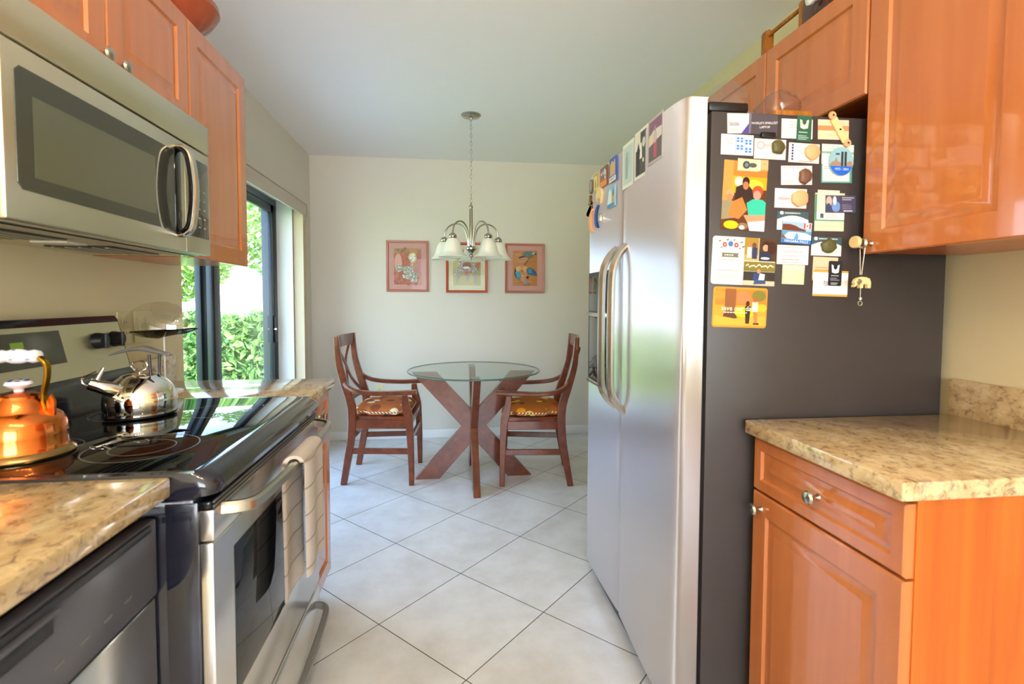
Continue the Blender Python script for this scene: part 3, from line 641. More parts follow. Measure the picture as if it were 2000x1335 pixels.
# ------------------------------------------------------------------ printed cards
H = hexc
PAPER = '#efe3dc'
def text_polys(txt, size, font_shear=0):
    cu = bpy.data.curves.new('t', 'FONT'); cu.body = txt; cu.size = size; cu.align_x = 'CENTER'; cu.align_y = 'CENTER'; cu.resolution_u = 2; cu.shear = font_shear
    ob = bpy.data.objects.new('t', cu); COL.objects.link(ob); bpy.context.view_layer.update()
    me = ob.to_mesh(); vs = [(v.co.x, v.co.y) for v in me.vertices]; fs = [tuple(p.vertices) for p in me.polygons]
    ob.to_mesh_clear(); bpy.data.objects.remove(ob); bpy.data.curves.remove(cu)
    return vs, fs
class Card:
    """flat printed piece in a local (u, v) frame, thickness along n"""
    def __init__(s, c, U, V, w, h, th=.0006, base=PAPER, rnd=0.0, back=None):
        s.c = Vector(c); s.U = Vector(U); s.V = Vector(V); s.N = s.U.cross(s.V); s.w = w; s.h = h; s.b = MB(); s.lv = th; s.k = 0
        P = s.outline(rnd); N = len(P)
        vs = [s.pt(u, v, 0) for u, v in P] + [s.pt(u, v, th) for u, v in P]
        s.b.add(vs, [tuple(range(N))[::-1], tuple(range(N, 2 * N))] + [(i, (i + 1) % N, N + (i + 1) % N, N + i) for i in range(N)], 'print', H(base))
    def outline(s, rnd):
        if not rnd: return [(-.5, -.5), (.5, -.5), (.5, .5), (-.5, .5)]
        out = []; ru, rv = rnd / s.w, rnd / s.h
        for cu, cv, a in ((.5 - ru, .5 - rv, 0), (-.5 + ru, .5 - rv, PI/2), (-.5 + ru, -.5 + rv, PI), (.5 - ru, -.5 + rv, 1.5*PI)):
            for i in range(6): an = a + PI/2*i/5; out.append((cu + ru*math.cos(an), cv + rv*math.sin(an)))
        return out
    def pt(s, u, v, n): return s.c + s.U * (u * s.w) + s.V * (v * s.h) + s.N * n
    def up(s): s.lv += .00006
    def poly(s, P, col, up=True):
        if up: s.up()
        s.b.add([s.pt(u, v, s.lv) for u, v in P], [tuple(range(len(P)))], 'print', H(col)); return s
    def rect(s, u0, v0, u1, v1, col): return s.poly([(u0, v0), (u1, v0), (u1, v1), (u0, v1)], col)
    def ell(s, u, v, ru, rv, col, a0=0, a1=2*PI, n=20): return s.poly([(u + ru*math.cos(a0+(a1-a0)*i/n), v + rv*math.sin(a0+(a1-a0)*i/n)) for i in range(n if a1-a0 > 6.2 else n+1)], col)
    def lines(s, u0, u1, v0, v1, n, col='#8a8088', th=.018, jag=True):
        s.up()
        for i in range(n):
            v = v1 - (v1 - v0) * (i + .5) / n; e = u1 - (random.random() * .3 * (u1 - u0) if jag else 0); u = u0
            while u < e:
                w = min(random.uniform(.02, .06), e - u); s.poly([(u, v - th), (u + w, v - th), (u + w, v + th), (u, v + th)], col, False); u += w + .012
        return s
    def text(s, txt, u, v, size, col, ang=0, shear=0):
        s.up(); vs, fs = text_polys(txt, size, shear); ca, sa = math.cos(ang), math.sin(ang)
        k = [s.c + s.U * (u * s.w + x*ca - y*sa) + s.V * (v * s.h + x*sa + y*ca) + s.N * s.lv for x, y in vs]
        s.b.add(k, fs, 'print', H(col)); return s
    def script(s, u0, u1, v, amp, col, n=26, th=.012):
        s.up(); prev = None
        for i in range(n * 3 + 1):
            t_ = i / (n * 3); u = u0 + (u1 - u0) * t_ + .012 * math.sin(t_ * n * 3.1); w = v + amp * math.sin(t_ * n * 3.3) * (.6 + .4 * math.sin(t_ * 17))
            if prev: s.poly([(prev[0], prev[1] - th), (u, w - th), (u, w + th), (prev[0], prev[1] + th)], col, False)
            prev = (u, w)
        return s
    def done(s, name, label, cat, group=None): o = build(name, s.b, loc=s.c, smooth=False, recalc=False); return tag(o, label, cat, group)
SIDE_Y = 1.2845
def sidecard(x, z, w, h, ang, lift=0, **k):
    a = math.radians(ang); return Card((x, SIDE_Y - lift, z), (math.cos(a), 0, math.sin(a)), (-math.sin(a), 0, math.cos(a)), w, h, **k)
GC = 'cards on the side of the refrigerator'
c = sidecard(.7841, 1.7191, .0655, .0529, 1.8); c.lines(-.42, .3, .2, .42, 2, '#b0a8ac', .02).lines(-.42, .1, -.12, .05, 2, '#4a4450', .03).lines(-.42, .1, -.45, -.25, 2, '#8a8490').poly([(.1, -.5), (.5, -.5), (.5, .1)], '#4a3f96'); c.done('business_card', 'white business card with violet corner, top left of the refrigerator side', 'card', GC)
c = sidecard(.8543, 1.7194, .0834, .0554, -1.6, .0012, base='#4a4750'); c.rect(-.5, -.5, -.42, .5, '#6a6a78').text("WORLD'S SMALLEST", .05, .06, .0085, '#f2eef2', .08).text('LAPTOP', .06, -.14, .0085, '#f2eef2', .08); c.done('business_card', 'dark grey card with white slanted lettering, second in the top row', 'card', GC)
b = MB(); b.box(.846, .888, SIDE_Y - .010, SIDE_Y, 1.684, 1.697, 'black_plastic', .003); tag(build('magnet', b, loc=(.867, SIDE_Y, 1.69)), 'small black magnet tucked under the dark lettered card', 'magnet', 'magnets on the refrigerator side')
c = sidecard(.7810, 1.6620, .093, .0543, -.6); c.lines(-.35, -.1, 0, .35, 3, '#777').lines(-.3, -.06, -.45, -.3, 2, '#999').rect(-.055, -.42, -.035, .48, '#5a86c8')
for u, v in ((.08, .25), (.34, .15), (.08, -.12), (.34, -.25)): c.rect(u - .1, v - .12, u + .1, v + .12, '#2f78d0').rect(u - .02, v - .12, u + .02, v + .12, '#bcd8f4').rect(u - .1, v - .02, u + .1, v + .02, '#bcd8f4')
c.done('business_card', 'white card printed with four blue flags, left of the second row', 'card', GC)
c = sidecard(.877, 1.6539, .0927, .0539, -.7); c.ell(-.3, .18, .12, .2, '#b08878').ell(-.3, .18, .09, .15, PAPER).rect(-.18, .12, .02, .26, '#dcb8a8').lines(-.45, .45, -.48, -.34, 1, '#b0a4a4'); c.done('business_card', 'white card with round ring emblem pinned by square green stone', 'card', GC)
c = sidecard(.9551, 1.7118, .0921, .0525, .3); c.lines(-.25, 0, .0, .4, 3, '#888').lines(-.4, 0, -.46, -.1, 3, '#c4b8b8').rect(.42, -.5, .46, .5, '#d8ccc8'); c.done('business_card', 'white card half hidden behind the upright green card', 'card', GC)
c = sidecard(.975, 1.7132, .0439, .0697, -1.3, .0012, base='#1f5a48'); c.poly([(-.3, .35), (-.12, .3), (0, .1), (.12, .3), (.3, .35), (.25, .02), (0, -.02), (-.25, .02)], '#f0ecc8').ell(0, .25, .15, .1, '#1f5a48').lines(-.35, .35, -.2, -.1, 1, '#c8dcd0').lines(-.38, .38, -.45, -.25, 3, '#a8c4b8'); c.done('business_card', 'upright dark green card with pale butterfly-like emblem in the top row', 'card', GC)
c = sidecard(1.0639, 1.7142, .0933, .0538, 1.0, base='#ecc8a8'); c.rect(-.5, -.05, .5, .2, '#c98a5c').lines(-.2, .4, .25, .42, 1, '#d8b090').lines(-.2, .3, -.35, -.2, 1, '#d0b8a8'); c.done('business_card', 'peach card with orange band at the right of the top row', 'card', GC)
c = sidecard(.9778, 1.6471, .0914, .0525, -1.3); c.lines(-.2, .0, -.1, .35, 3, '#a89898').lines(-.15, .3, -.48, -.38, 1, '#5a4448')
for i in range(6): c.ell(-.38, .38 - i * .145, .035, .06, '#2a3a78')
c.done('business_card', 'white card with blue knotwork strip behind a peach shell', 'card', GC)
c = sidecard(1.0795, 1.6475, .0966, .054, 0, base='#e4e8d8'); c.rect(-.5, .02, .5, .14, '#7fae98').lines(-.4, .1, .22, .42, 2, '#90a898').rect(-.5, -.5, -.1, .0, PAPER); c.done('business_card', 'mint-striped card tucked behind the round skyline magnet, upper', 'card', GC)
c = sidecard(1.0778, 1.595, .0930, .0520, 1.2, base='#4d9a90'); c.rect(-.46, -.42, .42, .5, PAPER).lines(-.42, -.1, .2, .42, 2, '#807878').lines(-.42, .35, -.3, .05, 3, '#d0b8b4'); c.done('business_card', 'teal-edged white card directly below the round skyline magnet', 'card', GC)
c = sidecard(.9575, 1.586, .0922, .0517, 1.7); c.lines(-.42, .4, .36, .44, 1, '#807888').lines(-.4, -.1, .08, .3, 3, '#c8bcbc').lines(-.42, 0, -.42, -.25, 2, '#908890'); c.done('business_card', 'white text card held by brown stone magnet in the middle column', 'card', GC)
c = sidecard(.9419, 1.5228, .0947, .0526, -.6); c.ell(-.22, -.02, .2, .08, '#c8a0a8').ell(-.2, .1, .1, .1, '#dcc0c4').lines(-.35, 0, -.25, -.15, 1, '#b09ca4'); c.done('business_card', 'cream card with mauve logo beside a large peach stone', 'card', GC)
c = sidecard(.8043, 1.5256, .127, .1863, -2.4, .0006, base='#b87830', th=.0008)
c.rect(-.5, -.5, .5, .28, '#5a3018').rect(-.5, -.1, -.28, .5, '#c89048').rect(-.28, .1, .5, .28, '#d8a020').ell(-.14, .2, .1, .07, '#fff4c0').ell(.22, .16, .2, .08, '#f0d040').ell(-.18, .08, .12, .05, '#a8a020')
c.poly([(-.2, .12), (-.08, .16), (.08, .16), (.2, .08), (.22, -.1), (-.22, -.12)], '#2c1c18').ell(.02, .2, .085, .075, '#241410').ell(.02, .15, .065, .06, '#b07050')
c.ell(-.33, .02, .095, .06, '#e89868').ell(-.33, -.03, .07, .05, '#d88058').poly([(-.5, -.08), (-.25, -.08), (-.14, -.32), (-.5, -.36)], '#8c8468').poly([(-.28, -.1), (-.05, -.02), (.08, -.2), (-.1, -.34), (-.36, -.3)], '#e07838')
c.ell(.3, .08, .125, .08, '#b04c30').ell(.29, .02, .09, .065, '#e89080').poly([(.06, -.1), (.2, -.04), (.42, -.04), (.5, -.08), (.5, -.3), (.12, -.3)], '#2fb89c').poly([(.0, -.28), (.5, -.26), (.5, -.34), (.1, -.38)], '#e09070').poly([(.1, -.38), (.5, -.34), (.5, -.5), (.16, -.5)], '#ece0ec')
c.ell(-.27, -.43, .17, .06, '#f0c010').ell(.0, -.44, .12, .05, '#8c6c48').ell(-.02, -.46, .06, .03, '#d8e4f4')
c.done('photograph', 'colour snapshot of three people by a yellow lamp, person in turquoise top', 'photo')
c = sidecard(.8129, 1.6086, .0603, .0325, -1.9, .0018, base='#dcc8a0'); c.ell(-.08, 0, .18, .33, '#3a4450').ell(.22, .0, .2, .2, '#4a5258').ell(-.08, 0, .08, .18, '#6f8088'); c.done('photograph', 'tiny cream photo of dark round object above the family snapshot', 'photo')
c = sidecard(.8576, 1.6085, .0278, .0305, -.5, .0018, base='#e0a878'); c.rect(-.5, -.5, -.32, .5, '#f4ecdc').rect(-.3, -.5, .5, -.36, '#c89050').rect(0, .1, .25, .16, '#c87850'); c.done('business_card', 'small orange and white slip above the corner of the family snapshot', 'card', GC)
c = sidecard(1.0595, 1.4879, .0896, .105, 0, base='#cfd8b4', th=.0012); c.rect(-.5, -.22, .5, .42, '#f0ece0').rect(-.5, -.24, .5, -.2, '#5a9484').rect(-.5, .0, .5, .5, '#c4ccac').rect(-.5, -.18, .5, -.02, '#f4f0e8').rect(-.32, -.16, -.2, -.04, '#3c5a50').lines(-.12, .35, -.16, -.05, 3, '#c08078', .008).lines(-.4, .4, -.38, -.34, 1, '#98a888', .006).rect(-.5, -.2, -.44, .46, '#3c8a70'); c.done('note_card', 'pale green layered note card in the right column', 'card', GC)
c = sidecard(1.0543, 1.5175, .0661, .0608, -.6, .0014, base='#e8dcc0'); c.lines(-.4, .3, .2, .35, 1, '#d8a898'); c.done('paper_slip', 'cream paper slip poking above the pale green note card', 'paper')
c = sidecard(1.0909, 1.5103, .0923, .0482, .9, .0024, base='#4a4a60'); c.ell(-.38, .15, .1, .3, '#b8a8a0').ell(-.15, -.15, .14, .3, '#6c90c8').ell(-.2, .2, .06, .25, '#d8dcec').ell(-.4, -.2, .08, .25, '#34446c').rect(-.02, -.5, .5, .5, '#46435c').lines(.05, .45, .2, .42, 2, '#d8d4e4', .02).lines(.05, .4, -.3, 0, 3, '#8c8aa4').lines(.1, .4, -.44, -.34, 1, '#f0f0f8', .03); c.done('business_card', 'dark blue card with two pale figures overlapping the green note card', 'card', GC)
def arccard(x, z, w, h, ang, lift, label):
    c = sidecard(x, z, w, h, ang, lift, base='#2f7a80'); P = [(-.5, -.5), (.5, -.5), (.5, .05)] + [(.5 - i / 12, .05 + .22 * math.sin(PI * i / 12)) for i in range(1, 12)] + [(-.5, .05)]
    c.rect(-.5, .1, .5, .5, '#3a5560'); c.poly(P, PAPER); c.ell(-.36, .4, .06, .09, '#dce8e8').lines(-.26, .45, .36, .44, 1, '#c8dcdc', .03).lines(-.2, .2, -.02, .06, 1, '#b8b0b0'); c.done('business_card', label, 'card', GC)
arccard(.9498, 1.4618, .0936, .0513, -.8, 0, 'white card under a teal arched band, above the waterfall magnet')
c = sidecard(.9602, 1.4286, .0876, .0594, -3.4, .0010, base='#88b4d4', th=.003)
c.rect(-.5, .1, .5, .5, '#9cbcd8').poly([(-.5, .1), (-.5, .36), (-.25, .38), (-.05, .32), (.1, .22), (.3, .16), (.3, .02), (-.5, .06)], '#6a3a2c').rect(-.5, -.3, .5, .08, '#5a94b8').poly([(-.5, -.3), (-.3, .0), (.0, .02), (.3, .0), (.5, -.1), (.5, -.3)], '#cfe2ee').poly([(-.1, -.3), (0, .02), (.12, -.3)], '#5c98cc').poly([(.05, -.3), (.1, -.05), (.4, -.08), (.5, -.3)], '#f0f6fa').poly([(-.5, -.3), (-.5, -.08), (-.32, -.3)], '#7a5040')
c.rect(-.5, -.5, .5, -.32, '#2c74c4').text('NIAGARA FALLS', 0, -.41, .0098, '#f4f8ff').rect(.22, .22, .46, .46, '#d85040').rect(.28, .22, .40, .46, '#f8f0ec').ell(.34, .34, .03, .06, '#d85040').done('souvenir_magnet', 'souvenir magnet of a waterfall with red and white flag, lettered NIAGARA FALLS', 'magnet')
c = sidecard(.9527, 1.3676, .094, .0527, -1.3); c.lines(-.42, .42, .34, .44, 1, '#9c8c90').script(-.32, .32, .16, .03, '#6c5c70', 14).lines(-.3, .3, -.1, -.02, 1, '#8c8088').lines(-.36, .36, -.3, -.2, 1, '#5a4c58').lines(-.4, .4, -.44, -.34, 1, '#c88878'); c.done('business_card', 'white card with arched heading directly below the waterfall magnet', 'card', GC)
c = sidecard(.9559, 1.3133, .0665, .0534, -1.6, base='#c4c8a4'); c.rect(-.5, .22, .5, .5, '#e4d8c0').lines(-.4, .4, -.45, .12, 4, '#e8ead0', .02); c.done('paper_slip', 'pale sage paper slip at the bottom of the middle column', 'paper')
arccard(1.0525, 1.3925, .0916, .0521, -1.2, .0012, 'teal and white arched card pinned by a dark green stone')
c = sidecard(1.0519, 1.3300, .076, .066, -1.6, base='#ecc0a0'); c.lines(-.4, .35, -.2, .1, 3, '#d07860', .02).rect(-.5, -.5, .5, -.4, '#d8a050'); c.done('paper_slip', 'salmon paper slip behind the black upright card', 'paper')
c = sidecard(1.0687, 1.2894, .1063, .0722, -1.4, .0012, base='#f6f2f4'); c.rect(-.5, .42, .5, .5, '#e0a040').rect(-.5, -.5, .5, -.42, '#e0a040').lines(-.2, 0, -.1, .1, 4, '#6c6470'); c.done('note_card', 'white note with orange top and bottom edges, lowest in the right column', 'card', GC)
c = sidecard(1.0811, 1.3175, .0408, .0695, -1.5, .0024, base='#23242a', rnd=.004); c.poly([(-.3, .36), (-.12, .3), (0, .12), (.12, .3), (.3, .36), (.25, .04), (0, 0), (-.25, .04)], '#f0ecf0').ell(0, .26, .15, .1, '#23242a').lines(-.3, .3, -.12, -.06, 1, '#b8b8c0').lines(-.36, .36, -.3, -.16, 2, '#9a9aa4').lines(-.3, .3, -.46, -.36, 2, '#b0b0b8'); c.done('business_card', 'upright black card with white butterfly-like emblem on the white note', 'card', GC)
c = sidecard(.8076, 1.3486, .1855, .1297, -2.1, base='#ece2d2', rnd=.008, th=.0008)
for u, v, r_, k in ((-.31, .33, .035, '#d83c3c'), (-.22, .35, .04, '#3a72b0'), (-.13, .33, .035, '#d83c3c'), (-.31, .33, .012, '#f0dcd8'), (-.13, .33, .012, '#f0dcd8')): c.ell(u, v, r_, r_ * 1.5, k)
for u, v in ((-.39, .40), (-.36, .27), (-.05, .39), (-.07, .26), (-.27, .43), (-.17, .43), (-.02, .30)): c.poly([(u - .03, v), (u, v + .02), (u + .03, v + .02), (u, v - .025)], random.choice(['#5c6c5c', '#7c8898', '#8c6c50']))
c.poly([(-.36, .16), (-.08, .16), (-.1, .115), (-.08, .07), (-.36, .07), (-.34, .115)], '#6c6c60').lines(-.31, -.13, .09, .14, 1, '#e8e4d8', .012)
c.script(-.45, -.03, .01, .022, '#9c98b8', 18, .006).ell(-.24, -.10, .008, .012, '#9c98b8').script(-.45, -.06, -.21, .022, '#9c98b8', 18, .006).lines(-.42, -.06, -.42, -.28, 4, '#b4b0b4', .006)
c.rect(.0, .02, .22, .5, '#a08030').rect(.0, .02, .22, .14, '#c8a060').ell(.08, .33, .035, .06, '#b07850').rect(.04, .08, .11, .3, '#e4dcd4').ell(.15, .34, .035, .06, '#6a4030').rect(.12, .06, .2, .3, '#2a3a60')
c.rect(.23, .02, .5, .5, '#4c3420').ell(.34, .34, .06, .1, '#2c1c18').ell(.33, .3, .045, .07, '#d89878').ell(.43, .3, .07, .14, '#3c2018').poly([(.24, .02), (.24, .22), (.4, .2), (.44, .02)], '#24304c').ell(.33, .08, .07, .025, '#e8e4e8')
c.rect(.0, -.2, .5, .0, '#7c7030').script(.03, .47, -.09, .035, '#f4f0d8', 9, .012).rect(.0, -.4, .5, -.21, '#34302c').rect(.0, -.5, .5, -.4, '#d8b8a0').ell(.24, -.2, .03, .05, '#c88868').poly([(.16, -.24), (.26, -.24), (.25, -.38), (.15, -.38)], '#2c4478').poly([(.26, -.24), (.34, -.26), (.33, -.38), (.24, -.38)], '#f0eeee').poly([(.16, -.48), (.36, -.46), (.35, -.38), (.18, -.38)], '#3c5078')
c.done('invitation_card', 'cream rounded invitation with red and blue flowers and four couple pictures', 'card')
c = sidecard(.7995, 1.222, .1595, .1102, -1.9, base='#d8922c', rnd=.008, th=.0008)
c.rect(-.48, -.45, .48, .46, '#d89a34').rect(-.46, .05, .48, .45, '#c07c2c').rect(-.28, -.25, -.08, .46, '#8c5430').poly([(-.32, -.3), (-.04, -.3), (-.08, -.1), (-.28, -.1)], '#5c3828').ell(-.38, .3, .1, .12, '#d88c34').ell(.06, .25, .13, .16, '#cc7c50').ell(.34, .3, .13, .14, '#7c7430').ell(.1, -.12, .2, .13, '#f0dc10').poly([(-.48, -.45), (-.48, -.2), (-.1, -.28), (.48, -.2), (.48, -.45)], '#e0a840').ell(.4, .0, .1, .1, '#d0b030')
c.ell(.14, .1, .035, .07, '#3c2418').poly([(.09, .04), (.2, .04), (.18, -.4), (.11, -.4)], '#34241c').ell(.27, .2, .035, .06, '#a85c38').poly([(.22, .14), (.33, .14), (.33, -.1), (.23, -.1)], '#e8d8bc').poly([(.24, -.1), (.32, -.1), (.33, -.38), (.27, -.38)], '#c87848').rect(.25, -.42, .36, -.38, '#2c2420')
c.text('save our date', -.02, -.03, .019, '#fdf6e0').lines(-.3, .2, -.15, -.11, 1, '#f6e8c8', .012)
c.done('invitation_card', 'orange autumn photo card of a couple reading save our date', 'card')

# stones, shells and trinkets holding the cards
def pebble(name, x, z, r, dep, m, label, ang=0, sq=1.0, cat='magnet', seed=1):
    rnd = random.Random(seed); K = 14; k = [1 + rnd.uniform(-.12, .10) for _ in range(K)]; b = MB(); rg = []
    for s_, d in ((.9, 0), (1, .25), (.95, .6), (.72, .9), (.35, 1.0), (.02, 1.03)):
        rg.append([(x + r * s_ * k[i] * math.cos(2*PI*i/K + ang), SIDE_Y - .0014 - dep * d, z + r * sq * s_ * k[i] * math.sin(2*PI*i/K + ang)) for i in range(K)])
    b.rings(rg, m); return tag(build(name, b, loc=(x, SIDE_Y, z)), label, cat, 'stone and shell magnets')
pebble('stone_magnet', .897, 1.6593, .020, .012, 'green_stone', 'squarish mossy green stone magnet in the second row', .78, 1, seed=3)
pebble('shell_magnet', 1.0014, 1.6495, .0225, .010, 'peach_stone', 'round peach shell magnet in the second row', 0, 1.05, seed=4)
pebble('stone_magnet', .9801, 1.5823, .0195, .012, 'brown_stone', 'reddish brown stone magnet in the middle column', .3, 1.05, seed=5)
pebble('stone_magnet', .9654, 1.5227, .0245, .012, 'peach_stone', 'large angular peach stone magnet in the middle column', .5, .95, seed=6)
pebble('stone_magnet', 1.0568, 1.3937, .0235, .013, 'green_stone', 'rough round dark green stone magnet low in the right column', .2, .9, seed=8)
c = Card((1.0871, SIDE_Y - .0014, 1.6275), (1, 0, 0), (0, 0, 1), .072, .078, th=.004, base='#8cb8c4', rnd=.034)
c.poly([(.5*math.cos(a), .5*math.sin(a)) for a in [PI + .35 + (PI - .7) * i / 14 for i in range(15)]], '#1c64d0').poly([(-.5, -.14), (-.4, -.02), (-.3, .0), (-.22, .14), (-.16, .0), (-.02, -.04), (-.02, -.17), (-.48, -.17)], '#9c8474').poly([(.22, -.17), (.24, -.02), (.4, .02), (.48, -.08), (.48, -.17)], '#9c8474').rect(-.02, -.17, .08, .34, '#34383c').rect(.12, -.17, .22, .34, '#34383c').rect(-.25, .22, -.08, .28, '#2c4858').text('1973 - 2001', .02, -.28, .009, '#e8f0ff')
c.done('souvenir_magnet', 'round blue skyline magnet with twin grey towers', 'magnet')
b = MB(); a0, a1 = Vector((1.054, SIDE_Y - .004, 1.752)), Vector((1.104, SIDE_Y - .004, 1.675))
b.sweep([a0.lerp(a1, .12), a0.lerp(a1, .5), a0.lerp(a1, .9)], .021, .006, (0, 0, 1), 'bone', .2)
for f_ in (0.02, .97): p = a0.lerp(a1, f_); b.lathe([(.011, 0), (.011, .004), (.0001, .005)], (p[0], p[1] - .004, p[2]), 'peach_stone', 10, axis='y'); b.lathe([(.003, -.003), (.0001, -.004)], (p[0], p[1] - .004, p[2]), 'black_plastic', 8, axis='y')
p = a0.lerp(a1, .5); b.lathe([(.003, -.0045), (.0001, -.005)], (p[0], p[1], p[2]), 'black_plastic', 8, axis='y')
tag(build('wooden_magnet', b, loc=a0), 'slanting pale wooden peg-shaped magnet over the peach card', 'magnet')

# photos on the stainless door
def frontcard(y, z, w, h, x, **k): return Card((x, y, z), (0, -1, 0), (0, 0, 1), w, h, **k)
c = frontcard(1.70, 1.714, .105, .155, .6295, base='#e4e8dc', th=.001); c.rect(-.42, -.42, .42, .42, '#c0d4d0').ell(0, .1, .2, .2, '#b0c8c8').rect(-.22, -.3, .0, .2, '#98a8b0').ell(-.1, .24, .09, .06, '#a0acb4'); c.done('photograph', 'pale faded photo, leftmost of three along the refrigerator door top', 'photo')
c = frontcard(1.566, 1.714, .105, .155, .6230, base='#e8e6e0', th=.001); c.rect(-.42, -.43, .42, .44, '#4c4a48').rect(-.42, .1, -.05, .44, '#e4e2d8').poly([(-.3, -.4), (-.32, .1), (-.2, .26), (-.1, .1), (-.08, -.4)], '#1c1c1c').poly([(-.1, -.1), (-.04, .22), (.06, .22), (.1, -.1)], '#f0efe8').ell(.22, .2, .12, .1, '#d8d6d0').rect(.14, -.2, .24, -.12, '#f0f0ec'); c.done('photograph', 'black and white portrait photo, middle of three on the refrigerator door', 'photo')
c = frontcard(1.446, 1.722, .105, .135, .6188, base='#b8b0b4', th=.001); c.rect(-.44, -.44, .44, .44, '#6c6068').rect(-.44, .12, .44, .44, '#84607c').poly([(-.44, -.1), (-.44, .1), (-.1, .22), (.44, .2), (.44, .0)], '#d8d4d4').rect(-.1, -.4, .12, .0, '#b85870').ell(0, .06, .12, .14, '#c8bcc0').ell(0, .24, .07, .06, '#a08890').rect(-.4, -.05, -.2, .15, '#e0d8a8'); c.done('photograph', 'purple-toned photo of a standing person, rightmost of three on the refrigerator door', 'photo')
GM = 'souvenir magnets on the freezer door'
MX = .628
def mag(y, z, w, h, fn, label, th=.006, base='#c8b890', rnd=0, name='souvenir_magnet'):
    c = frontcard(y, z, w, h, MX + .0005, base=base, th=th, rnd=rnd); fn(c); c.done(name, label, 'magnet', GM)
mag(2.136, 1.735, .05, .062, lambda c: c.ell(0, 0, .35, .38, '#8c9cb0').ell(0, .05, .2, .2, '#c87858'), 'oval blue-grey magnet at the far top corner of the freezer door', base='#6c5c58', rnd=.024)
mag(2.065, 1.735, .058, .075, lambda c: c.rect(-.32, -.36, .32, .36, '#e8d890').poly([(-.12, -.3), (.0, .3), (.15, -.1), (.1, -.3)], '#5c4434'), 'yellow framed magnet, second from the far edge of the freezer door', base='#b89c4c', rnd=.008)
def rowhouses(c):
    for i, k in enumerate(('#c84c3c', '#3c8cc0', '#e8e0d0')): c.rect(-.42 + i * .28, -.15, -.18 + i * .28, .38, k).rect(-.36 + i * .28, -.05, -.24 + i * .28, .05, '#2c3a4c').rect(-.36 + i * .28, .14, -.24 + i * .28, .24, '#f4ecd8')
    c.rect(-.5, -.5, .5, -.2, '#e08c34').ell(.36, .38, .12, .12, '#2c7c64')
mag(1.957, 1.735, .085, .078, rowhouses, 'orange magnet with a row of colourful houses on the freezer door', base='#8c4c34')
def skyline(c):
    for i in range(4): c.rect(-.36 + i * .2, -.25, -.22 + i * .2, .3 + .08 * (i % 2), '#f0c840')
    c.rect(-.5, -.5, .5, -.3, '#e8e4dc').lines(-.4, .4, -.46, -.34, 2, '#6c6c70')
mag(1.845, 1.735, .075, .088, skyline, 'blue and yellow skyline magnet beside the door gap', base='#3454b8')
mag(1.862, 1.636, .085, .078, lambda c: c.poly([(-.5, -.3), (-.3, .3), (-.15, .45), (0, .2), (.1, .35), (.2, -.3)], '#dce8f0').rect(.1, -.3, .5, .2, '#c8a070').rect(-.5, -.5, .5, -.34, '#3c84b8').rect(.2, .0, .4, .3, '#4c7ca0'), 'pale blue building-shaped magnet below the skyline magnet', base='#88b4cc')
def blob(name, pts, y, z, s, m, label, extra=None):
    b = MB(); P = [(y - u * s, z + v * s) for u, v in pts]; b.prism(P, MX - .009, MX + .0005, m, 'x')
    if extra: extra(b)
    return tag(build(name, b, loc=(MX, y, z)), label, 'magnet', GM)
blob('fish_magnet', [(-.5, .1), (-.35, .4), (0, .5), (.35, .35), (.5, .0), (.4, -.35), (.25, -.5), (.18, -.2), (-.1, -.15), (-.3, -.3), (-.5, -.2)], 2.01, 1.672, .075, 'bone', 'cream curved shell-like magnet under the row-houses magnet')
blob('gecko_magnet', [(-.1, .5), (.1, .5), (.12, .2), (.3, .1), (.14, .02), (.12, -.2), (-.2, -.4), (-.5, -.3), (-.55, -.42), (-.2, -.55), (.05, -.45), (.3, -.3), (.25, -.1), (-.05, .0), (-.3, .1), (-.12, .18)], 2.14, 1.655, .085, 'tarnished', 'bronze figure magnet at the far edge of the freezer door')
def crescent(n=12): return [(.5 * math.cos(a), .5 * math.sin(a)) for a in [PI * .5 + PI * i / n for i in range(n + 1)]] + [(.28 * math.cos(a) + .05, .42 * math.sin(a)) for a in [PI * 1.5 - PI * i / n for i in range(1, n)]]
blob('moon_magnet', crescent(), 2.10, 1.585, .10, 'peach_stone', 'orange crescent magnet, lowest at the far edge of the freezer door')
def fish(b): b.prism([(2.0 - u * .04, 1.585 + v * .04) for u, v in ((-.3, -.6), (0, .3), (.2, .0), (.6, .2), (.4, -.2), (.5, -.7), (.1, -.4))], MX - .010, MX - .001, 'chrome', 'x')
blob('moon_magnet', crescent(), 2.02, 1.588, .095, 'delft_blue', 'blue crescent magnet with silver fish below the curved shell magnet', fish)

# charm on the cabinet knob
t = thing('hanging_charm', 'pale elephant charm on a chain hanging from the right cabinet knob', 'charm', (1.118, 1.235, 1.30))
b = MB(); b.tube(spline([(1.130, 1.235, 1.402), (1.122, 1.235 - .008, 1.398), (1.120, 1.229, 1.36), (1.1185, 1.233, 1.312)], 8), .0012, 'satin', 6); b.tube(spline([(1.130, 1.235, 1.402), (1.122, 1.235 + .008, 1.398), (1.120, 1.241, 1.36), (1.1185, 1.237, 1.312)], 8), .0012, 'satin', 6); build('chain', b, t)
b = MB(); EP = [(-.5, .05), (-.42, .22), (-.25, .32), (-.05, .36), (.2, .34), (.42, .26), (.5, .05), (.48, -.25), (.32, -.25), (.3, -.02), (.05, -.04), (.02, -.25), (-.14, -.25), (-.16, .0), (-.3, -.02), (-.38, -.14), (-.5, -.2), (-.52, -.12), (-.43, -.03)]
b.prism([(1.1185 + u * .05, 1.288 + v * .05) for u, v in EP], 1.228, 1.238, 'bone', 'y'); b.lathe([(.008, 0), (.006, -.003)], (1.108, 1.228, 1.293), 'satin', 12, axis='y'); build('elephant', b, t)
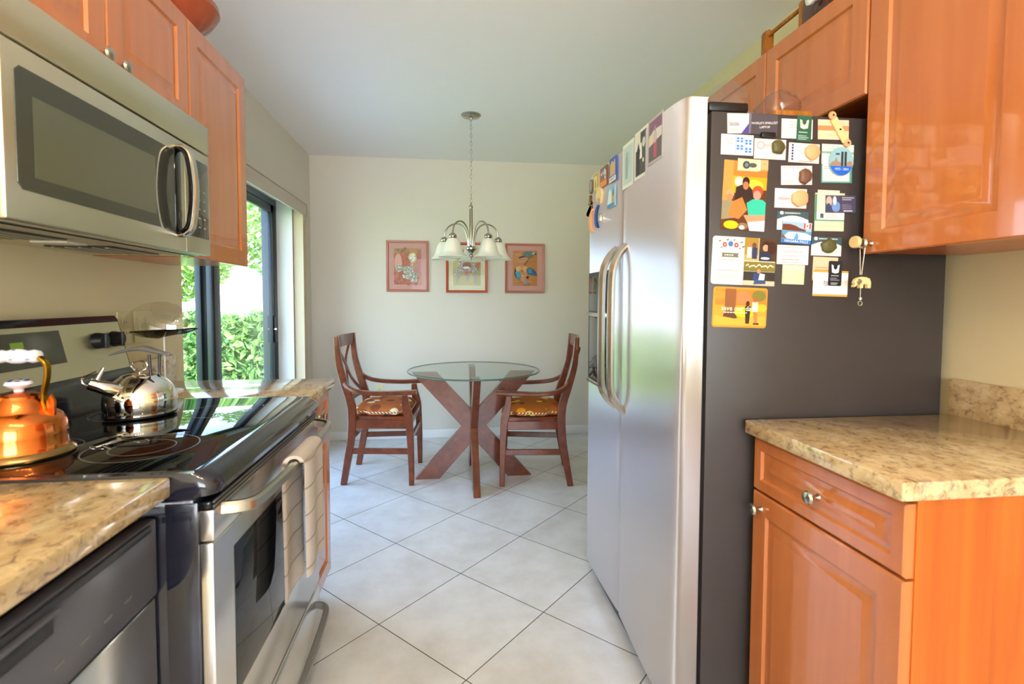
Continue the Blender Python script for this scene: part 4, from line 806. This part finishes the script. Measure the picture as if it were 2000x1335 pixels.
b = MB(); b.tube([(1.1185, 1.235, 1.276), (1.1185, 1.235, 1.25)], .0012, 'satin', 6); b.lathe([(.0001, -.006), (.005, -.003), (.005, .003), (.0001, .006)], (1.1185, 1.235, 1.247), 'satin', 12); b.tube([(1.1185 + .006 * math.cos(a), 1.235, 1.234 + .006 * math.sin(a)) for a in [i * 2 * PI / 14 for i in range(14)]], .0016, 'satin', 6, closed=True); build('pendant', b, t)
b = MB(); b.lathe([(.0155, -.006), (.0165, 0), (.0155, .005), (.0001, .006)], (1.099, 1.235, 1.400), 'bone', 20, axis='x')
build('disc', b, t)

# things on top of the refrigerator
b = MB(); b.box(.93, 1.045, 1.34, 1.62, 1.751, 1.785, 'honey_wood', .004); tag(build('wooden_block', b, loc=(.99, 1.48, 1.751)), 'flat honey-coloured wooden board on top of the refrigerator', 'board')
def bag(x0, x1, y0, y1, z0, z1, m, seed, name, label):
    rnd = random.Random(seed); b = MB(); rg = []; K = 28
    cx, cy = (x0 + x1) / 2, (y0 + y1) / 2
    for j in range(9):
        f_ = j / 8; s_ = (.85 + .25 * math.sin(f_ * PI)) * (1 - .55 * f_ ** 2); rg.append([(cx + (x1 - x0) / 2 * s_ * math.copysign(abs(math.cos(2*PI*i/K)) ** .6, math.cos(2*PI*i/K)) * (1 + rnd.uniform(-.09, .09)), cy + (y1 - y0) / 2 * s_ * math.copysign(abs(math.sin(2*PI*i/K)) ** .6, math.sin(2*PI*i/K)) * (1 + rnd.uniform(-.09, .09)), z0 + (z1 - z0) * f_ + rnd.uniform(-.006, .006) * (1 if 0 < j < 8 else 0)) for i in range(K)])
    b.rings(rg, m); return tag(build(name, b, loc=(cx, cy, z0)), label, 'bag')
bag(.83, .925, 1.40, 1.72, 1.751, 1.93, 'clear_plastic', 5, 'plastic_bag', 'crumpled clear plastic bag on top of the refrigerator front')
bag(.945, 1.04, 1.36, 1.50, 1.786, 1.868, 'frosty_bag', 9, 'plastic_bag', 'small milky plastic bag sitting on the wooden board')
# rack and box on top of the right cabinets
t = thing('wooden_rack', 'honey wood rack with round rails on top of the right cabinets', 'rack', (1.27, 1.75, 2.14))
for y in (1.66, 1.87):
    b = MB(); b.prism([(1.235, 2.141), (1.275, 2.141), (1.275, 2.285), (1.268, 2.297), (1.255, 2.302), (1.242, 2.297), (1.235, 2.285)], y - .009, y + .009, 'honey_wood', 'y'); build('side_post', b, t)
for z in (2.28, 2.165):
    b = MB(); b.tube([(1.255, 1.665, z), (1.255, 1.865, z)], .008, 'honey_wood', 12); build('rail', b, t)
t = thing('jewellery_box', 'dark wooden box with glass knob on top of the right cabinets', 'box', (1.29, 1.53, 2.14))
b = MB(); b.box(1.22, 1.38, 1.46, 1.63, 2.141, 2.28, 'dark_rail', .005); build('body', b, t)
b = MB(); b.lathe([(.006, 0), (.006, -.012), (.02, -.018), (.022, -.028), (.012, -.036), (.0001, -.037)], (1.22, 1.56, 2.24), 'porcelain', 20, axis='x'); build('knob', b, t)

# ------------------------------------------------------------------ pictures
def picture(x0, x1, z0, z1, frame, matc, fw, art, label, artrect, bg_):
    cx = (x0 + x1) / 2; t = thing('framed_picture', label, 'picture', (cx, BW, z0), group=None)
    b = MB(); y = BW - .022; R = []
    for ins, d in ((0, .021), (0, .004), (.004, 0), (fw - .006, .002), (fw, .008), (fw, .021)): R.append([(x0 + ins, y + d, z0 + ins), (x1 - ins, y + d, z0 + ins), (x1 - ins, y + d, z1 - ins), (x0 + ins, y + d, z1 - ins)])
    b.rings(R, frame, cap=False); b.box(x0 + .003, x1 - .003, BW - .003, BW - .001, z0 + .003, z1 - .003, frame); build('frame', b, t)
    a = artrect; b = MB(); ym = BW - .010
    for q in ((x0 + fw, a[0], z0 + fw, z1 - fw), (a[1], x1 - fw, z0 + fw, z1 - fw), (a[0], a[1], z0 + fw, a[2]), (a[0], a[1], a[3], z1 - fw)): b.box(q[0], q[1], ym, ym + .002, q[2], q[3], matc)
    build('mat_board', b, t)
    c = Card(((a[0] + a[1]) / 2, ym + .0015, (a[2] + a[3]) / 2), (1, 0, 0), (0, 0, 1), a[1] - a[0] - .0005, a[3] - a[2] - .0005, base=bg_); art(c)
    o = build('artwork', c.b, t, smooth=False, recalc=False)
    b = MB(); b.box(x0 + fw, x1 - fw, BW - .0135, BW - .0125, z0 + fw, z1 - fw, 'picture_glass'); build('glass', b, t)
def speck(c, region, n, cols, s_=(.012, .03), seed=1):
    rnd = random.Random(seed)
    for i in range(n):
        while True:
            u, v = rnd.uniform(-.49, .49), rnd.uniform(-.49, .49)
            if region(u, v): break
        r_ = rnd.uniform(*s_); c.ell(u, v, r_, r_ * .8, rnd.choice(cols), n=6)
inE = lambda e: (lambda u, v: any(((u - a) / p) ** 2 + ((v - b_) / q) ** 2 < 1 for a, b_, p, q in e))
def art_clown(c):
    c.rect(-.5, .36, .5, .5, '#8c8040').rect(-.5, -.5, .5, .36, '#b0502c'); speck(c, lambda u, v: True, 90, ['#c4653c', '#9c4424', '#a86c3c', '#8c3c20'], (.03, .07), 2)
    c.ell(-.35, .1, .14, .26, '#c89080').ell(.18, .25, .15, .14, '#c8c478')
    E_ = [(-.3, -.05, .15, .1), (-.02, -.12, .14, .14), (.1, -.24, .3, .12), (.22, -.33, .14, .12), (.15, -.02, .06, .12)]
    for e_ in E_: c.ell(e_[0], e_[1], e_[2], e_[3], '#8c8c78')
    c.ell(.18, .25, .09, .09, '#dcdcd8'); speck(c, inE(E_), 150, ['#e4e4dc', '#2c2c28', '#b8b8a8', '#5c5c50', '#e8e8e8'], (.010, .022), 3)
    speck(c, inE([(.18, .25, .14, .13)]), 30, ['#e8e8e0', '#6c6c70', '#3c3c3c'], (.008, .018), 4)
def art_horse(c):
    c.rect(-.5, -.5, .5, .5, '#b0a458'); rnd = random.Random(5)
    for i in range(26): v = -.48 + i * .038; u = rnd.uniform(-.5, .1); c.rect(u, v, u + rnd.uniform(.2, .4), v + .012, rnd.choice(['#d0c880', '#8c803c', '#c8b468']))
    c.ell(.38, .1, .09, .14, '#c86c30').ell(.1, .42, .12, .09, '#b85c30')
    E_ = [(-.18, .25, .12, .14), (-.2, .05, .12, .2), (.05, -.02, .32, .15), (.28, -.06, .12, .13), (-.4, -.16, .09, .05)]
    for e_ in E_: c.ell(*e_, '#a8a098')
    for P in ([(-.3, -.08), (-.15, -.12), (-.28, -.3), (-.36, -.46), (-.42, -.44), (-.34, -.24)], [(-.05, -.14), (.1, -.15), (.1, -.3), (.04, -.38), (-.02, -.36)], [(.18, -.14), (.34, -.14), (.38, -.3), (.34, -.46), (.26, -.44), (.26, -.28)], [(-.3, .02), (-.2, -.05), (-.36, -.2), (-.46, -.14)]): c.poly(P, '#a09890')
    speck(c, inE(E_ + [(-.3, -.3, .06, .14), (.3, -.3, .06, .14)]), 170, ['#e8e4dc', '#3c3834', '#c8b8b0', '#7c6c68', '#d8d0cc'], (.010, .022), 6); c.ell(.0, .06, .16, .09, '#8c5840').ell(-.02, .0, .12, .03, '#ece4dc').ell(-.06, -.14, .05, .04, '#c85838').ell(.1, -.13, .05, .04, '#c85838')
def art_bird(c):
    c.rect(-.5, -.5, .5, .5, '#c07c44'); rnd = random.Random(8)
    for i in range(40): v = rnd.uniform(-.49, .47); u = rnd.uniform(-.5, .2); c.rect(u, v, u + rnd.uniform(.15, .3), v + .012, rnd.choice(['#d89858', '#a0602c', '#8c4c24', '#e0b070']))
    c.ell(.16, .4, .26, .085, '#4c6c60').poly([(-.1, .36), (-.28, .3), (-.22, .27), (.04, .33)], '#2c3a3c').poly([(.38, .44), (.5, .4), (.38, .38)], '#3c3430').ell(.34, .42, .045, .03, '#e8dcd8').ell(.34, .42, .02, .013, '#402020')
    c.poly([(.2, .32), (.22, .32), (.0, .1), (-.05, .02), (-.07, .03), (-.02, .12)], '#5c3c24')
    c.ell(-.2, -.12, .24, .2, '#3c3028').ell(-.12, -.1, .24, .2, '#c88c58').ell(-.26, -.02, .12, .08, '#d8b070').ell(.0, -.02, .12, .08, '#e0a868').poly([(-.4, -.12), (-.22, -.08), (-.12, -.26), (-.3, -.34)], '#48a0b8').poly([(.05, -.02), (.25, .02), (.45, -.1), (.5, -.22), (.3, -.2), (.1, -.16)], '#2c6484').poly([(.1, -.04), (.26, .0), (.3, -.14), (.14, -.14)], '#3c8cac').ell(-.05, -.3, .14, .08, '#e08c58').ell(.04, -.4, .12, .05, '#8c98a0').ell(-.12, -.08, .06, .05, '#b85c3c').ell(.1, -.26, .06, .04, '#2c2c30')
    speck(c, inE([(-.1, -.15, .28, .2)]), 40, ['#2c2420', '#e8d8b8', '#48a0b8', '#d87c48'], (.008, .018), 9)
picture(-.530, -.164, 1.314, 1.762, 'frame_pink', 'mat_pink', .020, art_clown, 'pink-framed picture of a grey figure on rust ground, left of three', (-.462, -.228, 1.377, 1.694), '#a85030')
picture(-.010, .361, 1.307, 1.755, 'frame_red', 'mat_cream', .022, art_horse, 'red-framed picture of a patterned horse behind the chandelier', (.053, .300, 1.372, 1.690), '#b0a458')
picture(.520, .883, 1.307, 1.753, 'frame_pink', 'mat_pink', .020, art_bird, 'pink-framed picture of a dark bird over a curled figure, right of three', (.590, .816, 1.372, 1.690), '#c07c44')

# ------------------------------------------------------------------ chandelier
HX, HY = .162, 3.40
t = thing('chandelier', 'brushed nickel five-arm chandelier with frosted bell shades over the table', 'chandelier', (HX, HY, 1.5))
b = MB(); b.lathe([(.066, CH - .0005), (.066, CH - .006), (.058, CH - .013), (.03, CH - .019), (.012, CH - .022), (.010, CH - .035), (.0001, CH - .036)], (HX, HY, 0), 'nickel', 40); build('canopy', b, t)
b = MB(); z = CH - .040; i = 0; z_end = 1.895; nlk = 20; st = (CH - .045 - z_end) / nlk
for i in range(nlk):
    zc = CH - .047 - st * (i + .5) + .004; pl = i % 2; pts = []
    for k in range(16):
        a = 2 * PI * k / 16; u = .0065 * math.cos(a); v = (st * .5 + .0035) * math.sin(a); pts.append((HX + (u if pl else 0), HY + (0 if pl else u), zc + v))
    b.tube(pts, .0016, 'nickel', 6, closed=True)
build('chain', b, t)
b = MB(); b.lathe([(.0001, 1.900), (.004, 1.898), (.005, 1.886), (.010, 1.882), (.0145, 1.868), (.010, 1.856), (.0115, 1.852), (.0115, 1.61), (.028, 1.602), (.036, 1.592), (.036, 1.584), (.024, 1.572), (.012, 1.560), (.009, 1.552), (.015, 1.543), (.015, 1.538), (.006, 1.528), (.005, 1.516), (.0001, 1.508)], (HX, HY, 0), 'nickel', 28); build('stem', b, t)
for k in range(5):
    a = math.radians(14 + 72 * k); ca, sa = math.cos(a), math.sin(a); P = lambda r, z: (HX + r * ca, HY + r * sa, z)
    b = MB(); b.tube(spline([P(.020, 1.600), P(.026, 1.66), P(.050, 1.728), P(.095, 1.758), P(.150, 1.750), P(.185, 1.715), P(.195, 1.668)], 7), .0055, 'nickel', 10); build('arm', b, t)
    c0 = P(.195, 0)
    b = MB(); b.lathe([(.006, 1.675), (.012, 1.672), (.024, 1.662), (.027, 1.650), (.024, 1.643), (.030, 1.638), (.030, 1.632), (.0001, 1.630)], c0, 'nickel', 24); sk = build('socket_cup', b, t)
    b = MB(); b.lathe([(.012, 1.630), (.012, 1.600), (.022, 1.58), (.024, 1.565), (.016, 1.548), (.0001, 1.543)], c0, 'bulb', 16); build('bulb', b, sk)
    b = MB(); pr = [(.030, 1.637), (.038, 1.628), (.048, 1.610), (.055, 1.590), (.061, 1.565), (.070, 1.545), (.086, 1.528), (.092, 1.522), (.091, 1.519), (.083, 1.526), (.067, 1.543), (.058, 1.564), (.052, 1.589), (.045, 1.608), (.035, 1.625), (.028, 1.633)]
    b.rings([[(c0[0] + r * math.cos(2*PI*i/40), c0[1] + r * math.sin(2*PI*i/40), z) for i in range(40)] for r, z in pr] + [[(c0[0] + pr[0][0] * math.cos(2*PI*i/40), c0[1] + pr[0][0] * math.sin(2*PI*i/40), pr[0][1]) for i in range(40)]], 'frosted', cap=False); build('shade', b, t)

# ------------------------------------------------------------------ dining table
TX, TY = .184, 3.465
t = thing('dining_table', 'round glass-topped dining table on crossed dark cherry planks', 'table', (TX, TY, 0))
b = MB(); b.lathe([(.0001, .7455), (.448, .7455), (.456, .7475), (.460, .751), (.460, .7535), (.455, .757), (.430, .7578), (.0001, .7578)], (TX, TY, 0), 'table_glass', 96); build('glass_top', b, t)
b = MB(); b.shell([(.4555, .7472), (.4603, .7505), (.4603, .754), (.4555, .7572)], (TX, TY, 0), 'glass_edge', 96); build('glass_edge', b, t)
for s_ in (1, -1):
    b = MB(); b.prism([(TX - s_ * .408, 0), (TX - s_ * .240, 0), (TX + s_ * .425, .7435), (TX + s_ * .257, .7435)], TY - (.023 if s_ > 0 else .0228), TY + (.023 if s_ > 0 else .0228), 'cherry', 'y'); build('leg', b, t)
for s_ in (1, -1):
    b = MB(); b.prism([(TY - s_ * .395, 0), (TY - s_ * .225, 0), (TY + s_ * .41, .7435), (TY + s_ * .24, .7435)], TX - (.0225 if s_ > 0 else .0223), TX + (.0225 if s_ > 0 else .0223), 'cherry', 'x'); build('leg', b, t)

# ------------------------------------------------------------------ chairs
def make_chair(loc, rz, label, cush):
    t = thing('dining_chair', label, 'chair', loc, rz, 'cherry cross-back armchairs'); OFF[t.name] = (0, 0, 0); m = 'cherry'
    HB, HF = .207, .232
    for s_ in (-1, 1):
        b = MB(); y = s_ * HB
        pts = spline([(-.232, y, 0), (-.205, y, .15), (-.180, y, .30), (-.170, y, .44), (-.178, y, .55), (-.218, y, .68), (-.250, y, .80), (-.262, y, .90), (-.268, y, .995)], 5); n_ = len(pts)
        w = [.040 + .014 * math.sin(min(1, i / (n_ * .5)) * PI / 2) if i < n_ * .45 else .054 - .024 * (i - n_ * .45) / (n_ * .55) for i in range(n_)]
        b.sweep(pts, .034, w, (0, 1, 0), m, .12); build('back_leg', b, t)
        b = MB(); y = s_ * HF; pts = spline([(.225, y, 0), (.222, y, .2), (.213, y, .40), (.206, y, .46), (.188, y, .54), (.182, y, .606)], 5); n_ = len(pts)
        w = [.032 + .022 * min(1, i / (n_ * .55)) if i < n_ * .7 else .054 - .022 * (i - n_ * .7) / (n_ * .3) for i in range(n_)]
        b.sweep(pts, .038, w, (0, 1, 0), m, .12); build('front_leg', b, t)
        b = MB(); ya, yf = s_ * (HB + .018), s_ * (HF + .008)
        pts = spline([(-.214, ya, .690), (-.19, ya + s_ * .012, .664), (-.13, yf + s_ * .010, .637), (-.03, yf + s_ * .012, .624), (.10, yf, .622), (.20, yf, .626), (.262, yf, .628)], 6); n_ = len(pts)
        b.sweep(pts, [.030 + .026 * min(1, i / (n_ * .7)) for i in range(n_)], .028, (0, 1, 0), m, .25); build('armrest', b, t)
        b = MB(); b.sweep([(-.195, s_ * HB, .228), (.222, s_ * HF, .228)], .020, .038, (0, 1, 0), m); build('stretcher', b, t)
        b = MB(); b.sweep([(-.165, s_ * (HB), .410), (.205, s_ * HF, .410)], .022, .058, (0, 1, 0), m); build('apron', b, t)
    for x, z in ((.219, .310), (-.182, .310)):
        b = MB(); h_ = HF if x > 0 else HB; b.sweep([(x, -h_, z), (x, h_, z)], .020, .034, (1, 0, 0), m); build('stretcher', b, t)
    b = MB(); b.sweep([(.205, -HF, .410), (.205, HF, .410)], .022, .058, (1, 0, 0), m); b.sweep([(-.168, -HB, .410), (-.168, HB, .410)], .022, .058, (1, 0, 0), m); build('apron', b, t)
    b = MB(); P = [(-.185, -HB + .015), (.18, -HF - .008), (.215, -HF + .028)] + [(.228 + .010 * math.sin(PI * k / 8), -HF + .03 + (2 * HF - .06) * k / 8) for k in range(9)] + [(.215, HF - .028), (.18, HF + .008), (-.185, HB - .015)]
    b.prism(P, .440, .462, m, 'z'); build('seat', b, t)
    # crest rail, curved backwards
    b = MB(); pts = [(-.262 - .030 * math.sin(PI * k / 12) , -HB - .017 + (2 * HB + .034) * k / 12, .955) for k in range(13)]
    b.sweep(pts, .022, .082, (1, 0, 0), 'cherry', .12); build('crest_rail', b, t)
    b = MB(); pts = [(-.186 - .022 * math.sin(PI * k / 10), -HB + 2 * HB * k / 10, .565) for k in range(11)]; b.sweep(pts, .018, .040, (1, 0, 0), m); build('lower_rail', b, t)
    for s_ in (-1, 1):
        b = MB(); pts = []
        for k in range(15):
            u = k / 14; y = s_ * (-1 + 2 * u) * (HB - .020); z = .57 + .35 * u; z += .0; x = -.198 - .085 * u - .016 * math.sin(PI * u); y += s_ * .035 * math.sin(2 * PI * u); pts.append((x - (.006 if s_ > 0 else -.006), y, z))
        b.sweep(pts, .011, .024, (1, 0, 0), m); build('cross_bar', b, t)
    # cushion
    b = MB(); K = 44; rg = []
    def outl(s_, z):
        o_ = []
        for i in range(K):
            a = 2 * PI * i / K; cx, sy_ = math.cos(a), math.sin(a); x = .193 * math.copysign(abs(cx) ** .45, cx); y = .215 * math.copysign(abs(sy_) ** .45, sy_)
            y *= 1 + .10 * x; x2 = x
            if abs(y) > .17 and x < -.09: y = math.copysign(.17, y)
            if abs(y) > .186 and x > .12: y = math.copysign(.186, y)
            o_.append((.018 + x2 * s_, y * s_, z))
        return o_
    for s_, z in ((.90, .4625), (.98, .470), (1.0, .486), (.975, .503), (.88, .518), (.7, .528), (.4, .532), (.02, .533)): rg.append(outl(s_, z))
    b.rings(rg, cush); cu = build('cushion', b, t)
    b = MB(); b.tube(outl(1.0, .486), .006, 'rope', 8, closed=True); build('piping', b, cu)
    b = MB()
    for s_ in (-1, 1): b.tube(spline([(.0, s_ * .21, .467), (.03, s_ * .222, .463), (.05, s_ * .216, .474), (.08, s_ * .224, .466)], 4), .003, 'rubber', 6)
    build('tie', b, cu)
    return t
ch = make_chair((-.448, 3.595, 0), math.radians(-4), 'cherry cross-back armchair with rust cushion, left of the glass table', 'kilim_rust')
ch2 = make_chair((.618, 3.455, 0), math.radians(180 - 8.5), 'cherry cross-back armchair with golden cushion, right of the table by the refrigerator', 'kilim_gold')

# ------------------------------------------------------------------ kitchen ceiling spot bar (behind the camera)
t = thing('track_light', 'white ceiling spot bar with four warm lamps behind the viewpoint', 'light', (-.2, -.1, CH))
b = MB(); b.box(-.70, .30, -.13, -.07, CH - .03, CH - .001, 'white_trim', .004); build('bar', b, t)
for i in range(4):
    x = -.62 + i * .28
    b = MB(); b.lathe([(.02, CH - .03), (.02, CH - .06), (.04, CH - .08), (.045, CH - .14), (.04, CH - .14), (.035, CH - .085), (.0001, CH - .08)], (x, -.1, 0), 'white_trim', 24); sh = build('lamp_shade', b, t)
    b = MB(); b.lathe([(.0001, CH - .10), (.034, CH - .105), (.034, CH - .125), (.0001, CH - .13)], (x, -.1, 0), 'lamp_bulb', 16); build('bulb', b, sh)
    light('spot_lamp', 'POINT', (x, -.1, CH - .17), 12, (1, .77, .50), size=.035)

# ------------------------------------------------------------------ garden
b = MB(); b.box(-40, -1.45, -25, 45, -.14, -.06, 'grass'); tag(build('lawn', b), 'bright green lawn outside the patio door', 'lawn'); bpy.data.objects['lawn']['kind'] = 'structure'
b = MB(); b.box(-3.2, -1.41, 1.8, 4.6, -.12, -.02, 'stucco'); struct('patio_slab', b)
def leaves(b, n, gen, m, s_=(.03, .06), seed=1):
    rnd = random.Random(seed)
    for i in range(n):
        p = Vector(gen(rnd)); s = rnd.uniform(*s_); a = Vector((rnd.gauss(0, 1), rnd.gauss(0, 1), rnd.gauss(0, 1))).normalized(); c_ = a.orthogonal().normalized(); 
        c_.rotate(Matrix.Rotation(rnd.uniform(0, 6.28), 3, a)); d = a.cross(c_)
        b.add([p - c_ * s, p + d * s * .4 + a * s * .1, p + c_ * s, p - d * s * .4 + a * s * .1], [(0, 1, 2, 3)], m)
def hedge(x0, x1, y0, y1, z1, n, label, seed):
    b = MB(); b.box(x0 + .15, x1 - .15, y0 + .15, y1 - .15, -.05, z1 - .2, 'hedge_leaf')
    def g(r):
        k = r.random(); x = r.uniform(x0, x1); y = r.uniform(y0, y1); z = r.uniform(0, z1)
        if k < .6: y = y0 + abs(r.gauss(0, .1))
        elif k < .75: x = x1 - abs(r.gauss(0, .1))
        else: z = z1 - abs(r.gauss(0, .1)) + .06 * math.sin(x * 7)
        return x, y, z
    leaves(b, n, g, 'hedge_leaf', (.04, .09), seed); return tag(build('hedge', b, loc=(x0, y0, 0), smooth=False, recalc=False), label, 'hedge')
hedge(-4.6, -1.5, 6.7, 7.9, 1.02, 7000, 'leafy green clipped hedge outside beyond the patio door', 3)
def tree(x, y, h, r, zc, n, label, seed):
    t = thing('tree', label, 'tree', (x, y, 0))
    b = MB(); b.tube(spline([(x, y, -.1), (x + .08, y, h * .4), (x - .05, y, h * .8)], 5), [.13 - .006 * i for i in range(11)], 'bark', 10)
    for k in range(6): a = k * 1.05; b.tube([(x, y, h * .6), (x + math.cos(a) * r * .6, y + math.sin(a) * r * .6, zc + .2)], [.05, .015], 'bark', 6)
    build('trunk', b, t)
    b = MB()
    def g(q):
        a = q.uniform(0, 6.28); f_ = q.random() ** .4; ph = q.uniform(-1, 1); rr2 = r * f_ * math.sqrt(1 - ph * ph); return x + rr2 * math.cos(a), y + rr2 * math.sin(a), zc + r * ph * f_ * (1 if ph > 0 else .85)
    leaves(b, n, g, 'tree_leaf', (.05, .11), seed); build('crown', b, t, smooth=False, recalc=False)
tree(-4.75, 9.0, 3.0, 1.15, 2.15, 5000, 'leafy tree behind the hedge seen through the left door pane', 11)
tree(-2.35, 9.0, 3.4, 1.15, 2.35, 4500, 'pale airy tree farther off behind the middle stile of the patio door', 12)
